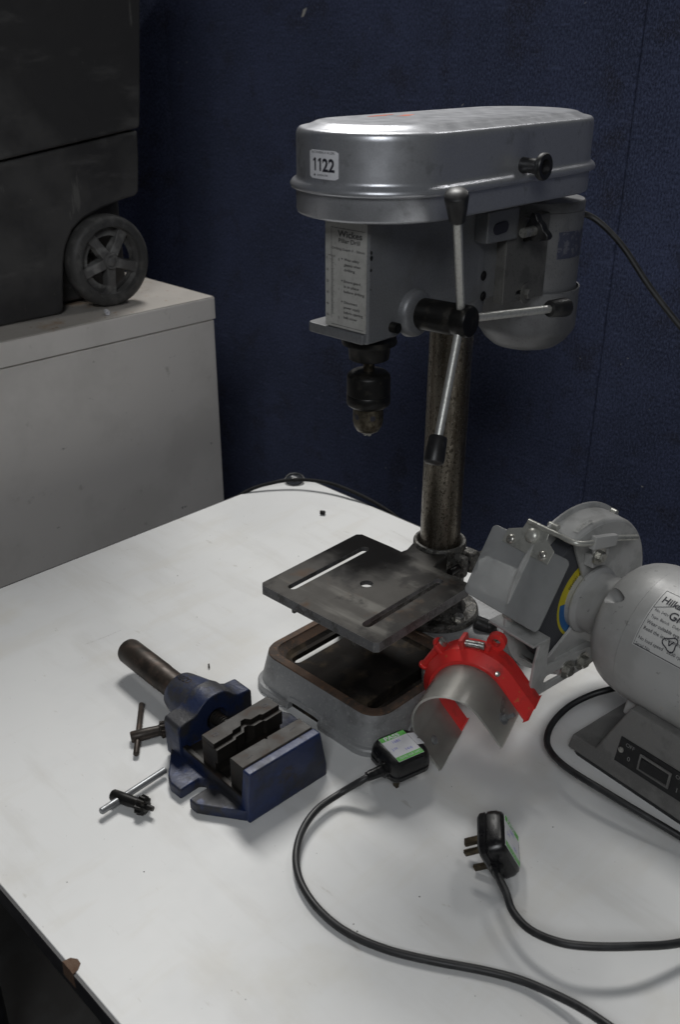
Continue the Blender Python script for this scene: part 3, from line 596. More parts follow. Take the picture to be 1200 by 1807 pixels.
# label on the front face
lab = H(MB().box((-.1734, -.0252, .4495), (-.1718, .0270, .5556)).obj('instruction_label', 'label', DR, smooth=0))
LX = -.1736
def LF(u0, v0): return lambda u, v: (LX, u0 - u, v0 + v)
T = []
T.append(text('Wickes', .0084, LF(.0107, .5366), 'lettering', 'ink_grey', lab, bold=.022, width=.0312))
T.append(text('Pillar Drill', .0058, LF(.0094, .5312), 'lettering', 'ink_grey', lab, bold=.012, width=.0272))
T.append(text('Drilling Depth 0 - 50mm', .0032, LF(.0178, .5242), 'lettering', 'ink_grey', lab, bold=.008, width=.0415))
for i, para in enumerate((['Wear safety', 'glasses when', 'drilling'], ['Ensure guard', 'is in place', 'before drilling'], ['Disconnect', 'power supply', 'before opening', 'belt cover'])):
    y0 = (.5150, .4945, .4744)[i]
    T.append(text('\u2022', .0050, LF(.0058, y0 - .0003), 'lettering', 'ink_grey', lab, bold=.03))
    for k, ln in enumerate(para): T.append(text(ln, .0036, LF(.0023, y0 - k * .0049), 'lettering', 'ink_grey', lab, bold=.016, width=.00175 * len(ln)))
T.append(text('mm inch', .0028, LF(.0235, .5172), 'lettering', 'ink_grey', lab, bold=.005))
for k in range(6): T.append(text(str(10 * k), .0034, LF(.0258, .5138 - .01094 * k), 'lettering', 'ink_grey', lab, bold=.008))
for k in range(3): T.append(text(str(k), .0036, LF(.0100, .5140 - .0278 * k), 'lettering', 'ink_grey', lab, bold=.008))
tk = MB()
for k in range(51):
    zz = .5166 - .001094 * k; L_ = .0026 if k % 5 else .0040
    tk.add([(LX, .0188, zz), (LX, .0188 - L_, zz), (LX, .0188 - L_, zz + .00026), (LX, .0188, zz + .00026)], [(0, 1, 2, 3)])
for (a, b, c, d) in ((.0190, .4575, .0186, .5430), (.0190, .4518, -.0238, .4522), (.0190, .5440, -.0238, .5444)):
    tk.add([(LX, a, b), (LX, c, b), (LX, c, d), (LX, a, d)], [(0, 1, 2, 3)])
T.append(tk.obj('lettering', 'ink_grey', lab, smooth=0, weld=False))
join(T)
# belt housing and cover
XF, XR = -.1254, .0992
def race(r, z, n=20):
    return [(XR + r * cos(a), r * sin(a), z) for a in [(-pi / 2 + pi * k / n) for k in range(n + 1)]] + [(XF + r * cos(a), r * sin(a), z) for a in [(pi / 2 + pi * k / n) for k in range(n + 1)]]
mb = MB().loft([race(.070, .5556), race(.0778, .5556), race(.0796, .5565), race(.0803, .5585), race(.0806, .5790), race(.070, .5790)])
H(mb.obj('belt_housing', 'silver', DR, smooth=50))
cov = MB().loft([race(.0780, .5788), race(.0840, .5782), race(.0854, .5790), race(.0861, .5806), race(.0859, .5824), race(.0848, .5842), race(.0832, .5856), race(.0815, .5866), race(.0803, .5880), race(.0798, .5902), race(.0797, .6235), race(.0793, .6268), race(.0783, .6292), race(.0766, .6306), race(.0740, .6312), race(.0700, .6318), race(.0640, .6342), race(.0615, .6354), race(.0580, .6360), race(.0300, .6362), race(.012, .6362)])
cover = H(cov.obj('belt_cover', 'silver', DR, smooth=60))
# lot sticker wrapped round the nose
def nose(R): return lambda u, v: (XF - R * cos(u / R), -R * sin(u / R), v)   # u to the right as seen from the front
stk = MB(); nn_ = 10; fn = nose(.0800); lo = []
for k in range(nn_ + 1):
    u = -.0163 + (.0163 + .0185) * k / nn_; e = .0016 if k in (0, nn_) else 0
    lo.append([fn(u, .5912 + e), fn(u, .6153 - e)])
for k in range(nn_): stk.add([lo[k][0], lo[k + 1][0], lo[k + 1][1], lo[k][1]], [(0, 1, 2, 3)])
sticker = stk.obj('lot_sticker', 'paper', cover, smooth=0)
f2 = nose(.0802)
dg = MB(); hh = .0108
def digit1(u0):
    for q in ([(0, 0), (.0019, 0), (.0019, hh), (0, hh)], [(0, hh), (0, hh - .0021), (-.0019, hh - .0032), (-.0019, hh - .0017)]):
        dg.add([f2(u0 + a, .5979 + b_) for a, b_ in q], [(0, 1, 2, 3)])
digit1(-.0094); digit1(-.0027)
T = [text('22', .0150, lambda u, v: f2(u + .0008, .5979 + v), 'lettering', 'ink', sticker, bold=.030, width=.0138), dg.obj('lettering', 'ink', sticker, smooth=0, weld=False),
     text('AUCTIONEERS & VALUERS', .0026, lambda u, v: f2(u - .0135, .6125 + v), 'lettering', 'legend', sticker, squash=.92),
     text('auction lot', .0030, lambda u, v: f2(u - .006, .5938 + v), 'lettering', 'legend', sticker),
     text('\u2022', .007, lambda u, v: f2(u - .0105, .5920 + v), 'lettering', 'ink', sticker, bold=.02)]
join(T)
# orange crayon on the lid
mk = MB()
for cx, cy, lx, wy in ((-.090, .034, .028, .006), (-.060, .026, .020, .007), (-.077, .038, .030, .004), (-.070, .020, .022, .004)):
    p = [(cx + lx * .5 * cos(a) * (1 + .25 * sin(3 * a + cx * 90)), cy - .12 * (cx + .075) + wy * .5 * sin(a) * (1 + .3 * cos(5 * a)), .63625 + .00004 * (cx * 400 % 5)) for a in [2 * pi * k / 18 for k in range(18)]]
    mk.add(p, [list(range(18))])
mk.obj('crayon_mark', 'orange', cover, smooth=0)
# cover knob
kn = MB().lathe([(0, .0078), (.004, .0072), (.018, .0072), (.0195, .0085), (.0205, .0118), (.0225, .0128), (.0250, .0128), (.0265, .0118), (.0262, .0085), (.0262, .0075), (.020, .0060), (.0195, .0001)], (-.0082, -.0795, .5938), (0, -1, 0.02), 32)
kn.obj('cover_knob', 'black', cover, smooth=40)
# feed hub and levers
hub = MB().lathe([(0, .0245), (.004, .0238), (.0075, .0225), (.009, .0205), (.0095, .0155), (.0095, .0001)], (-.1035, -.0268, .4577), (0, -1, 0), 40)
H(hub.obj('feed_boss', 'silver_dark', DR, smooth=45))
hub = MB().lathe([(0, .0158), (.0385, .0158), (.040, .0150), (.042, .0148), (.0435, .0158), (.055, .0158), (.0575, .0145), (.058, .0001)], (-.0985, -.0350, .4572), (.07, -1, 0.02), 36)
fh = H(hub.obj('feed_hub', 'chuck', DR, smooth=40))
HC = Vector((-.0943, -.0800, .4590)); SPL = radians(13.4)
for k, hd in ((1, 0), (0, 0), (2, 0)):
    a = radians(-3.04 + 120 * k); d = Vector((cos(SPL) * cos(a), -sin(SPL), cos(SPL) * sin(a)))
    lv = H(MB().cyl(HC - d * .004, HC + d * .128, .0042, seg=18).obj('feed_lever', 'rod', DR, smooth=40))
    p = HC + d * .1185
    if k == 1: prof = [(0, .0074), (.004, .0079), (.020, .0103), (.0245, .0107), (.0270, .0101), (.0282, .0084), (.0287, .0001)]
    else: prof = [(0, .0080), (.0015, .0088), (.022, .0101), (.0255, .0097), (.0270, .0080), (.0274, .0001)]
    MB().lathe(prof, p, d, 28).obj('knob', 'black', lv, smooth=40)
H(MB().cyl((-.1358, -.026, .4495), (-.1358, -.0355, .4495), .0052).lathe([(0, .0001), (.0002, .0030), (.0002, .0040)], (-.1358, -.0357, .4495), (0, -1, 0)).obj('set_screw', 'chuck', DR))
for x, z, r in ((.0102 - .006, .4785, .0048), (.006, .4565, .0048)):
    H(MB().lathe([(0, .0001), (.0003, r), (.0006, r * 1.1)], (x, -.0341, z), (0, -1, 0), 20).lathe([(.0006, r * .55), (.0012, r * .5), (.0012, .0001)], (x, -.0341, z), (0, -1, 0), 6).obj('grub_screw', 'chuck', DR))
# paint chips along the front edge of the casting
ch = MB()
for z, s in ((.5535, .0030), (.5255, .0016), (.5205, .0022), (.5095, .0014), (.4915, .0008)):
    c = Vector((-.1690 + s * .4, -.02748, z)); ch.add([c + Vector((s * cos(a), -.0001, s * sin(a) * 1.2)) for a in [0, .9, 2, 3, 4.1, 5.3]], [range(6)])
H(ch.obj('paint_chips', 'chuck', DR, smooth=0))['kind'] = 'stuff'
# spindle and chuck
H(MB().lathe([(.434, .0275), (.4300, .0282), (.4285, .0278), (.4270, .0225), (.4255, .0215), (.4130, .0205), (.4120, .0190), (.4118, .0001)], (-.138, 0, 0), (0, 0, 1), 36).obj('quill', 'chuck', DR, smooth=40))
H(MB().cyl((-.138, 0, .392), (-.138, 0, .415), .0058).obj('spindle', 'chuck_nose', DR))
ck = H(MB().lathe([(.3995, .0001), (.3995, .0150), (.3985, .0185), (.3955, .0218), (.3940, .0224), (.3760, .0226), (.3752, .0220), (.3742, .0226), (.3700, .0228), (.3655, .0228), (.3640, .0218), (.3620, .0195), (.3605, .0160), (.3605, .0001)], (-.138, 0, 0), (0, 0, 1), 44).obj('drill_chuck', 'chuck', DR, smooth=35))
MB().lathe([(.3610, .0158), (.3460, .0160), (.3405, .0150), (.3350, .0118), (.3330, .0085), (.3325, .0001)], (-.138, 0, 0), (0, 0, 1), 40).obj('chuck_nose', 'chuck_nose', ck, smooth=35)
for a in (-120, -55, 60, 175):
    d = Vector((cos(radians(a)), sin(radians(a)), 0)); kh = MB().lathe([(0, .0030), (.0002, .0001)], Vector((-.138, 0, .3525)) + d * .0159, d, 14); kh.obj('key_hole', 'ink', ck, smooth=0)
for k in range(3):
    a = radians(120 * k + 20); d = Vector((cos(a), sin(a), 0)); p = Vector((-.138, 0, 0)) + d * .0026
    MB().lathe([(.3340, .0024), (.3295, .0022), (.3285, .0012)], p, (0, 0, 1), 8).obj('jaw', 'bolt', ck, smooth=30)
# motor
MX = .150
mo = H(MB().lathe([(.436, .0552), (.5300, .0556), (.5303, .0548), (.5309, .0548), (.5312, .0556), (.5390, .0556), (.5410, .0540), (.5412, .0001)], (MX, 0, 0), (0, 0, 1), 56).obj('motor', 'motor', DR, smooth=40))
MB().lathe([(.4420, .0578), (.4420, .0594), (.4412, .0598), (.4400, .0594), (.3960, .0594), (.3930, .0590), (.3900, .0575), (.3780, .0490), (.3705, .0400), (.3668, .0280), (.3660, .0120), (.3660, .0001)], (MX, 0, 0), (0, 0, 1), 56, cap0=False).obj('motor_end_cap', 'motor', mo, smooth=45)
MB().lathe([(.5412, .012), (.556, .012)], (MX, 0, 0), (0, 0, 1), 20).obj('motor_shaft', 'steel', mo)
pl = MB(); lo = []
for k in range(9):
    a = radians(-118 + 48 * k / 8); lo.append([(MX + .0559 * cos(a), .0559 * sin(a), .480), (MX + .0559 * cos(a), .0559 * sin(a), .510)])
for k in range(8): pl.add([lo[k][0], lo[k + 1][0], lo[k + 1][1], lo[k][1]], [(0, 1, 2, 3)])
pl.obj('rating_plate', 'motor_label', mo, smooth=60)
# motor bracket plate, slide block and lock knob
mb = MB().prism([(.026, .4455), (.107, .4420), (.107, .5330), (.026, .5330)], -.0465, -.0435, XZ, holes=[[(u, v) for u, v in slot(.050, .074, .4475, .4560)]])
mb.box((.1040, -.0435, .4425), (.107, .020, .5330)).box((.026, -.0435, .4460), (.029, -.033, .533))
br = H(mb.obj('motor_bracket', 'plate', DR, smooth=0, bevel=.0008))
mb = MB(); hexbolt(mb, (.0705, -.0465, .4508), (0, -1, 0), .0062, .0048, .0115, .0014); mb.obj('bolt', 'plate', br, smooth=30)
mb = MB().prism([(-.016, .5155), (.040, .5140), (.040, .5470), (-.016, .5470)], -.0500, -.0335, XZ); 
blk = H(mb.obj('slide_block', 'silver_dark', DR, smooth=0, bevel=.002))
mb = MB().prism([(u * cos(.07) - (v - .529) * sin(.07), .529 + u * sin(.07) + (v - .529) * cos(.07)) for u, v in slot(-.0065, .0195, .5232, .5348)], -.0512, -.0499, XZ); mb.obj('slot_recess', 'ink', blk, smooth=0)
H(MB().cyl((.036, -.0585, .5215), (.062, -.0585, .5215), .0050).obj('lock_screw', 'bolt', DR))
mb = MB(); pts = []
for k in range(48):
    a = 2 * pi * k / 48; r = .0112 + .0075 * max(0, cos(3 * (a - radians(80)))) ** 1.3
    pts.append((-.0585 + r * cos(a), .5215 + r * sin(a)))
mb.prism(pts, .056, .0665, YZ); mb.lathe([(0, .0075), (.006, .0070), (.008, .005), (.008, .0001)], (.0665, -.0585, .5215), (1, 0, 0), 20)
H(mb.obj('lock_knob', 'black', DR, smooth=50, bevel=.002))
# mains lead from the motor
H(MB().tube([(.185, -.028, .521), (.205, -.034, .519), (.214, -.052, .5085), (.216, -.083, .485), (.217, -.122, .445), (.218, -.170, .403), (.222, -.24, .345), (.228, -.33, .25), (.240, -.44, .10), (.262, -.52, -.06), (.275, -.56, -.30), (.275, -.57, -.60)], .0036).obj('motor_cable', 'rubber', DR))

# ================================================================== BENCH GRINDER
GR = thing('bench_grinder', 'light grey bench grinder with clear visor at right of table', 'bench grinder', (.7774, -.0996, 0), radians(82.7))
ZA = .140; AX = (1, 0, 0)
prof = [(.4925, .004), (.4895, .0225), (.4650, .0225), (.4590, .0240), (.4300, .0905), (.3300, .0905), (.3010, .0240), (.2950, .0225), (.2705, .0225), (.2675, .004)]
mb = MB(); tw = lambda z: .0790 - .10 * z
mb.loft([[(s, -tw(z), z) for s, z in prof], [(s, tw(z), z) for s, z in prof]])
gb = mb.obj('grinder_base', 'grinder_base', GR, smooth=0, bevel=.0022)
MB().prism(rrect(.272, .488, -.076, .0775, .01, 4), 0, .006).obj('rubber_foot', 'rubber', GR, smooth=0)
# hollow in the left end of the pedestal
# switch panel on the front
def FP(s, z, off): return (s, tw(z) + off, z)
pn = MB().loft([[FP(.3300, .0265, -.001), FP(.4335, .0255, -.001), FP(.4315, .0560, -.001), FP(.3300, .0570, -.001)], [FP(.3300, .0265, .0012), FP(.4335, .0255, .0012), FP(.4315, .0560, .0012), FP(.3300, .0570, .0012)]])
pn = pn.obj('switch_panel', 'black', GR, smooth=0)
rk = MB(); rec = [(.3690, .0325), (.4060, .0325), (.4060, .0505), (.3690, .0505)]
rk.prism(rec, .0012, .0030, lambda u, v, w: FP(u, v, w), holes=[[(.3712, .0343), (.4040, .0343), (.4040, .0487), (.3712, .0487)]])
rk.obj('switch_bezel', 'grinder_base', pn, smooth=0)
rk = MB().loft([[FP(.3715, .0347, .0012), FP(.4037, .0347, .0012), FP(.4037, .0483, .0012), FP(.3715, .0483, .0012)], [FP(.3725, .0355, .0018), FP(.4030, .0355, .0046), FP(.4030, .0475, .0046), FP(.3725, .0475, .0018)]])
rk.obj('rocker_switch', 'black', pn, smooth=0, bevel=.0006)
# letters run left to right = -s
def SP(u0, z0): return lambda u, v: FP(u0 - u, z0 + v, .0015)
T = [text('OFF', .0062, SP(.4245, .0487), 'lettering', 'legend', pn), text('0', .0072, SP(.4195, .0340), 'lettering', 'legend', pn, bold=.01),
     text('ON', .0062, SP(.3650, .0487), 'lettering', 'legend', pn), text('I', .0072, SP(.3610, .0340), 'lettering', 'legend', pn, bold=.01)]
join(T)
for s in (.4285, .3400): MB().lathe([(0, .0034), (.0012, .0030), (.0018, .0001)], FP(s, .0415, .001), (0, 1, .1), 14).obj('screw', 'bolt', pn)
# motor shell
RM = .0762
mbd = MB().lathe([(.2950, .0001), (.2960, .030), (.3050, .066), (.3130, .0735), (.3200, RM), (.4523, RM), (.4527, .0752), (.4530, .0001)], (0, 0, ZA), AX, 72)
gm = mbd.obj('motor_housing', 'grinder', GR, smooth=35)
mb = MB().prism([(-.052, .064), (.052, .064), (.040, .110), (-.040, .110)], .322, .4500, YZ); mb.obj('motor_cradle', 'grinder', GR, smooth=0, bevel=.003)
ec = MB().lathe([(.4526, .0001), (.4526, .0748), (.4530, .0755), (.4600, .0752), (.4680, .0742), (.4760, .0722), (.4840, .0690), (.4910, .0645), (.4970, .0580), (.5010, .0500), (.5030, .0420), (.5040, .0385), (.5060, .0370), (.5340, .0350), (.5365, .0355), (.5382, .0380), (.5398, .0400), (.5420, .0402), (.5442, .0385), (.5500, .0385), (.5500, .0001)], (0, 0, ZA), AX, 72)
ec = ec.obj('end_bell', 'grinder', GR, smooth=35)
cs = []
for a in (47, 133, 227, 313):
    d = Vector((0, cos(radians(a)), sin(radians(a)))); p = Vector((.4630, 0, ZA)) + d * .0655
    c_ = MB().lathe([(0, .0080), (.05, .0105)], p, (1, 0, 0), 28); cs.append(weld_mb(c_))
cut(ec, cs, smooth=35)
# rating label wrapped on the motor
def wrap(R): return lambda s, a: (s, R * cos(a), ZA + R * sin(a))
A0, A1 = radians(20), radians(70)
wf = wrap(RM + .0004); lb = MB(); K = 14
for k in range(K):
    a, b = A0 + (A1 - A0) * k / K, A0 + (A1 - A0) * (k + 1) / K
    lb.add([wf(.4390, a), wf(.3250, a), wf(.3250, b), wf(.4390, b)], [(0, 1, 2, 3)])
lb = lb.obj('rating_label', 'plate_label', gm, smooth=60)
wf2 = wrap(RM + .0007)
def GL(s0, a0): return lambda u, v: wf2(s0 - u, radians(a0) + v / RM)
T = [text('Hilka', .0105, GL(.4345, 58.5), 'lettering', 'ink', lb, bold=.02, squash=1.0), text('Grinder', .0125, GL(.4190, 49.0), 'lettering', 'ink', lb, bold=.012),
     text('No. 240V    50Hz   2850/min', .0040, GL(.4345, 50.0), 'lettering', 'ink_grey', lb), text('Type. Bench   Duty S2 30min', .0042, GL(.4345, 44.5), 'lettering', 'ink_grey', lb),
     text('Wear suitable eye protection', .0050, GL(.4350, 39.2), 'lettering', 'ink_grey', lb, bold=.008), text('Read the instructions', .0050, GL(.4350, 34.0), 'lettering', 'ink_grey', lb, bold=.008),
     text('No load speed   2850 rpm', .0048, GL(.4355, 26.0), 'lettering', 'ink_grey', lb, bold=.006), text('Serial No.', .0044, GL(.4360, 21.3), 'lettering', 'ink_grey', lb)]
ln = MB()
def strip(p, q, wd):
    (s0, a0), (s1, a1) = p, q; n = 12
    for k in range(n):
        x0, b0_ = s0 + (s1 - s0) * k / n, a0 + (a1 - a0) * k / n; x1, b1 = s0 + (s1 - s0) * (k + 1) / n, a0 + (a1 - a0) * (k + 1) / n
        dx, da = (x1 - x0), (b1 - b0_) * RM; L_ = sqrt(dx * dx + da * da); nx, na = -da / L_ * wd, dx / L_ * wd / RM
        ln.add([wf2(x0 - nx, b0_ - na), wf2(x1 - nx, b1 - na), wf2(x1 + nx, b1 + na), wf2(x0 + nx, b0_ + na)], [(0, 1, 2, 3)])
r_ = radians
strip((.4375, r_(21)), (.4375, r_(69)), .00022); strip((.4375, r_(21)), (.3265, r_(21)), .0004); strip((.4375, r_(69)), (.3265, r_(69)), .00022)
strip((.4368, r_(52)), (.4045, r_(66)), .0003)
ring = [(.4030 + .0072 * cos(a) * (1 + .22 * cos(3 * a)), r_(33) + .0066 * sin(a) * (1 + .2 * cos(3 * a)) / RM) for a in [2 * pi * k / 20 for k in range(21)]]
for p, q in zip(ring, ring[1:]): strip(p, q, .0006)
strip((.4055, r_(35)), (.4035, r_(31.5)), .0006); strip((.4035, r_(31.5)), (.4005, r_(35.5)), .0006)
T.append(ln.obj('lettering', 'ink_grey', lb, smooth=0, weld=False))
join(T)
# wheel guard: inner face with open front, drum, outer cover
RG = .0975; S0, S1 = .5442, .5770
def P2(a, r): return (r * cos(radians(a)), ZA + r * sin(radians(a)))
poly = [P2(a, RG - .0045) for a in range(64, 321, 6)] + [(.0667, .0844), (.0300, .1095)] + [P2(a, .0375) for a in range(-44, 62, 8)] + [(.0165, .1700), (.0367, .2120)]
mb = MB().prism(poly, S0, S0 + .0035, YZ)
gi = mb.obj('wheel_guard', 'grinder_sheet', GR, smooth=30, bevel=.0012)
a0, a1 = radians(63), radians(320)
mb = MB().lathe([(S0, RG - .0065), (S0 + .0006, RG - .0035), (S0 + .0025, RG - .0010), (S0 + .0050, RG), (S1, RG + .0012), (S1, RG - .0028), (S0 + .006, RG - .0035), (S0 + .004, RG - .006), (S0, RG - .0065)], (0, 0, ZA), AX, 56, a0, a1, ref=(0, 1, 0))
mb.obj('guard_drum', 'grinder_sheet', GR, smooth=45)
mb = MB().lathe([(.5755, .0001), (.5755, .1030), (.5762, .1042), (.5785, .1042), (.5795, .1030), (.5795, .0001)], (0, 0, ZA), AX, 72)
oc = mb.obj('outer_cover', 'grinder_sheet', GR, smooth=40)
for a in (66, 128, 0, 200, 270):
    d = Vector((0, cos(radians(a)), sin(radians(a)))); p = Vector((.5755, 0, ZA)) + d * .1005
    MB().lathe([(-.007, .0001), (-.007, .0036), (0, .0040), (.0045, .0040), (.006, .0034), (.006, .0001)], p, (1, 0, 0), 14).obj('screw', 'zinc', oc, smooth=30)
# raised maker's plaque on the drum top
def drum(R): return lambda s, a: (s, R * cos(a), ZA + R * sin(a))
dfn = drum(RG + .0014); pq = MB(); K = 8
for k in range(K):
    a, b = radians(70 + 15.5 * k / K), radians(70 + 15.5 * (k + 1) / K)
    pq.add([dfn(.5480, a), dfn(.5548, a), dfn(.5548, b), dfn(.5480, b)], [(0, 1, 2, 3)])
pq = pq.obj('maker_plaque', 'cast_letters', gi, smooth=60)
d2 = drum(RG + .0018)
text('G-ATC40', .0058, lambda u, v: d2(.5492 + v, radians(71.5) + u / RG), 'lettering', 'grinder', pq, bold=.01)
# grinding wheel with paper label
wh = MB().lathe([(.5500, .0001), (.5500, .0855), (.5506, .0862), (.5716, .0862), (.5722, .0855), (.5722, .0001)], (0, 0, ZA), AX, 72).obj('grinding_wheel', 'wheel', GR, smooth=40)
pl = MB().lathe([(.5498, .0500), (.5497, .0500), (.5497, .0001)], (0, 0, ZA), AX, 56, cap0=False).obj('wheel_label', 'yellow', wh, smooth=0)
bl = [P2(a, .0470) for a in range(168, 403, 6)]
MB().prism([P2(-176 + (3.2 * k), .0466) for k in range(0, 58)] , .54945, .5496, YZ).obj('blue_panel', 'bluepaper', pl, smooth=0)
def WL(a0, r): return lambda u, v: (.5494, (r + v) * cos(radians(a0) - u / r), ZA + (r + v) * sin(radians(a0) - u / r))
join([text('MAX RPM 3600', .0058, WL(150, .0385), 'lettering', 'ink', pl, bold=.01), text('A36 150x20', .0058, WL(75, .0385), 'lettering', 'ink', pl, bold=.01), text('WEAR EYE SHIELD', .0040, WL(150, .030), 'lettering', 'ink', pl)])
# the far end of the machine mirrors this one
def mirror(o, par):
    c = o.copy(); COL.objects.link(c); c.parent = par; c.location.x = .748 if par is GR else 0; c.scale.x = -1 if par is GR else 1
    for k in [k for k in o.children]: mirror(k, c)
for nm in ('end_bell', 'wheel_guard', 'guard_drum', 'outer_cover', 'grinding_wheel'):
    mirror([k for k in GR.children if k.name.split('.')[0] == nm][0], GR)
# visor
V1 = Vector((.529, .0655, .2176)); ex = Vector((1, 0, 0)); ey = (Vector((.529, .1076, .1449)) - V1).normalized(); en = ex.cross(ey)
if en.y < 0: en = -en
def VP(a, b, c): return tuple(V1 + ex * a + ey * b + en * c)
mb = MB().prism(rrect(0, .1085, 0, .084, .006, 5), -.0014, .0014, VP); mb.obj('visor', 'visor', GR, smooth=0, bevel=.0008)
mb = MB().prism([(.0876, .0132), (.0870, -.0022), (.0696, -.0099), (.0675, -.0209), (.0369, -.0217), (.0350, -.0093), (.0210, -.0011), (.0218, .0144)], .0016, .0032, VP)
vb = mb.obj('visor_bracket', 'zinc', GR, smooth=0, bevel=.0006)
rv = MB()
rv.loft([[VP(.054 + r * cos(a), -.0067 + r * sin(a), .0032 + h) for a in [2 * pi * k / 20 for k in range(20)]] for r, h in ((.0088, 0), (.0084, .002), (.0066, .0042), (.0036, .0055), (.0005, .0060))], True, True)
rv.obj('rivet', 'zinc', vb, smooth=60)
for a_, b_ in ((.0775, .0070), (.0316, .0080)):
    rv = MB().loft([[VP(a_ + r * cos(a), b_ + r * sin(a), .0032 + h) for a in [2 * pi * k / 16 for k in range(16)]] for r, h in ((.0056, 0), (.0052, .0016), (.0036, .0030), (.0005, .0034))], True, True)
    s_ = rv.obj('screw', 'bolt', vb, smooth=60)
    cr = MB()
    for t in (.5, .5 + pi / 2):
        c_, d_ = cos(t), sin(t)
        cr.add([VP(a_ + c_ * u - d_ * v, b_ + d_ * u + c_ * v, .00668 - .0011 * abs(u) / .003) for u, v in ((-.003, -.0005), (0, -.0005), (.003, -.0005), (.003, .0005), (0, .0005), (-.003, .0005))], [(0, 1, 4, 5), (1, 2, 3, 4)])
    cr.obj('cross_slot', 'ink', s_, smooth=0)
# visor rod and clip
rodp = [VP(.0360, -.0190, .0045), (.5520, .0560, .2375), (.5420, .0560, .2365), (.5320, .0545, .2352), (.5270, .0470, .2335), (.5250, .0350, .2315), (.5250, .0100, .2285), (.5250, -.0450, .2145)]
rodp = [VP(.0660, -.0190, .0030), VP(.0360, -.0190, .0030), (.5500, .0590, .2360), (.5390, .0585, .2352), (.5315, .0560, .2345), (.5275, .0490, .2335), (.5262, .0380, .2315), (.5262, .0100, .2275), (.5262, -.0430, .2120)]
MB().tube(rodp, .0031, 14, 8).obj('visor_rod', 'zinc', GR, smooth=60)
mb = MB().prism([(.0380, .2235), (-.0020, .2165), (-.0040, .2290), (.0350, .2380)], .5225, .5295, YZ)
mb.prism([(.030, .2360), (.028, .2160), (.018, .196), (.004, .192), (.0, .205), (.004, .228)], .5290, .5320, YZ)
mb.box((.5320, .006, .192), (.5442, .022, .206))
cp = mb.obj('rod_clip', 'grinder_sheet', GR, smooth=0, bevel=.001)
hb = MB(); hexbolt(hb, (.5290, .0175, .2080), (-1, 0, 0), .0062, .0052, .0105, .0016); hb.obj('bolt', 'bolt', cp, smooth=30)
# tool rest: slotted arm with two bolts and a bent-over rest plate
SA = .5330
arm_p = [(.0990, .0580), (.1055, .0640), (.1020, .1020), (.0970, .1255), (.0800, .1255), (.0810, .1000), (.0800, .0905), (.0100, .0860), (-.0080, .0800), (-.0120, .0700), (-.0060, .0610), (.0050, .0580), (.0900, .0555)]
mb = MB().prism(arm_p, SA - .0018, SA + .0018, YZ, holes=[slot(.0180, .0830, .0660, .0765)])
ta = mb.obj('tool_rest', 'grinder_sheet', GR, smooth=0, bevel=.0008)
mb = MB().box((SA - .0018, .0800, .1240), (SA + .0640, .1075, .1276)); mb.obj('rest_plate', 'grinder_sheet', ta, smooth=0, bevel=.001)
for t_ in (.0455, .0190):
    hb = MB(); hexbolt(hb, (SA - .0018, t_, .0715), (-1, 0, 0), .0072, .0060, .0112, .0018); hb.obj('bolt', 'bolt', ta, smooth=30)
MB().box((SA + .0018, -.005, .062), (.5442, .052, .082)).obj('rest_mount', 'grinder_sheet', GR, smooth=0, bevel=.001)
# small lower lip of the guard behind the arm
# grinder lead, rises off the table in a loop
gi_ = GR.matrix_basis.inverted() if False else (Matrix.Translation(GR.location) @ Matrix.Rotation(radians(82.7), 4, 'Z')).inverted()
gc = [(.848, .374, .056), (0.8271, 0.3924, 0.0500), (0.8100, 0.4064, 0.0430), (0.7853, 0.4169, 0.0350), (0.7565, 0.4184, 0.0260), (0.7351, 0.4093, 0.0195), (0.7200, 0.3893, 0.0205), (0.7086, 0.3619, 0.0255), (0.7059, 0.3272, 0.0262), (0.7081, 0.2900, 0.0227), (0.7137, 0.2451, 0.0162), (.72, .19, .008), (.73, .12, .0036), (.74, -.1, .0036)]
MB().tube([gi_ @ Vector(p) for p in gc], .0036, 12, 8).obj('mains_cable', 'rubber', GR, smooth=60)

# ================================================================== DRILL VICE
VC = thing('drill_vice', 'worn blue drill vice with stepped steel jaws and dark handle', 'vice', (.4408, .5611, 0), radians(-1.95))
mb = MB()
wing = [(0, .004), (-.0285, .0440), (-.0310, .0480), (-.0315, .0590), (-.0070, .0600), (-.0030, .0640), (-.0025, .0720), (-.0065, .0765), (-.0310, .0752), (-.0318, .0920), (-.0270, .1030), (.0, .1370)]
mb.prism(wing + [(.004, .137), (.004, .004)], .0005, .0135)
mb.obj('slotted_foot', 'blue_top', VC, smooth=0, bevel=.0022)
mb = MB().prism([(.1015 + (.0 - x), y) for x, y in wing] + [(.0975, .137), (.0975, .004)], .0005, .0135)
mb.obj('slotted_foot', 'blue_top', VC, smooth=0, bevel=.0022)
body = MB()
def xb(z): return (0.0 + .0032 * min(1, max(0, (z - .030)) / .030), .1050 - .0080 * min(1, max(0, (z - .015)) / .045))
lps = []
for z in (0, .004, .015, .030, .045, .0605): lps.append([(xb(z)[0], 0.0003 + .0008 * (z / .06), z), (xb(z)[1], 0.0003 + .0008 * (z / .06), z), (xb(z)[1], .0127, z), (xb(z)[0], .0127, z)])
body.loft(lps); body.obj('front_jaw_block', 'blue', VC, smooth=25, bevel=.0020)
mb = MB().prism([(.0008, .0), (.1005, 0), (.0995, .0235), (.0945, .0250), (.0945, .0225), (.0060, .0225), (.0060, .0250), (.0015, .0240)], .0120, .1250, XZ); mb.obj('bed', 'blue_top', VC, smooth=0, bevel=.0012)
mb = MB().box((.0062, .0125, .0150), (.0943, .1150, .0228)); mb.obj('slideway', 'vice_steel', VC, smooth=0, bevel=.0006)
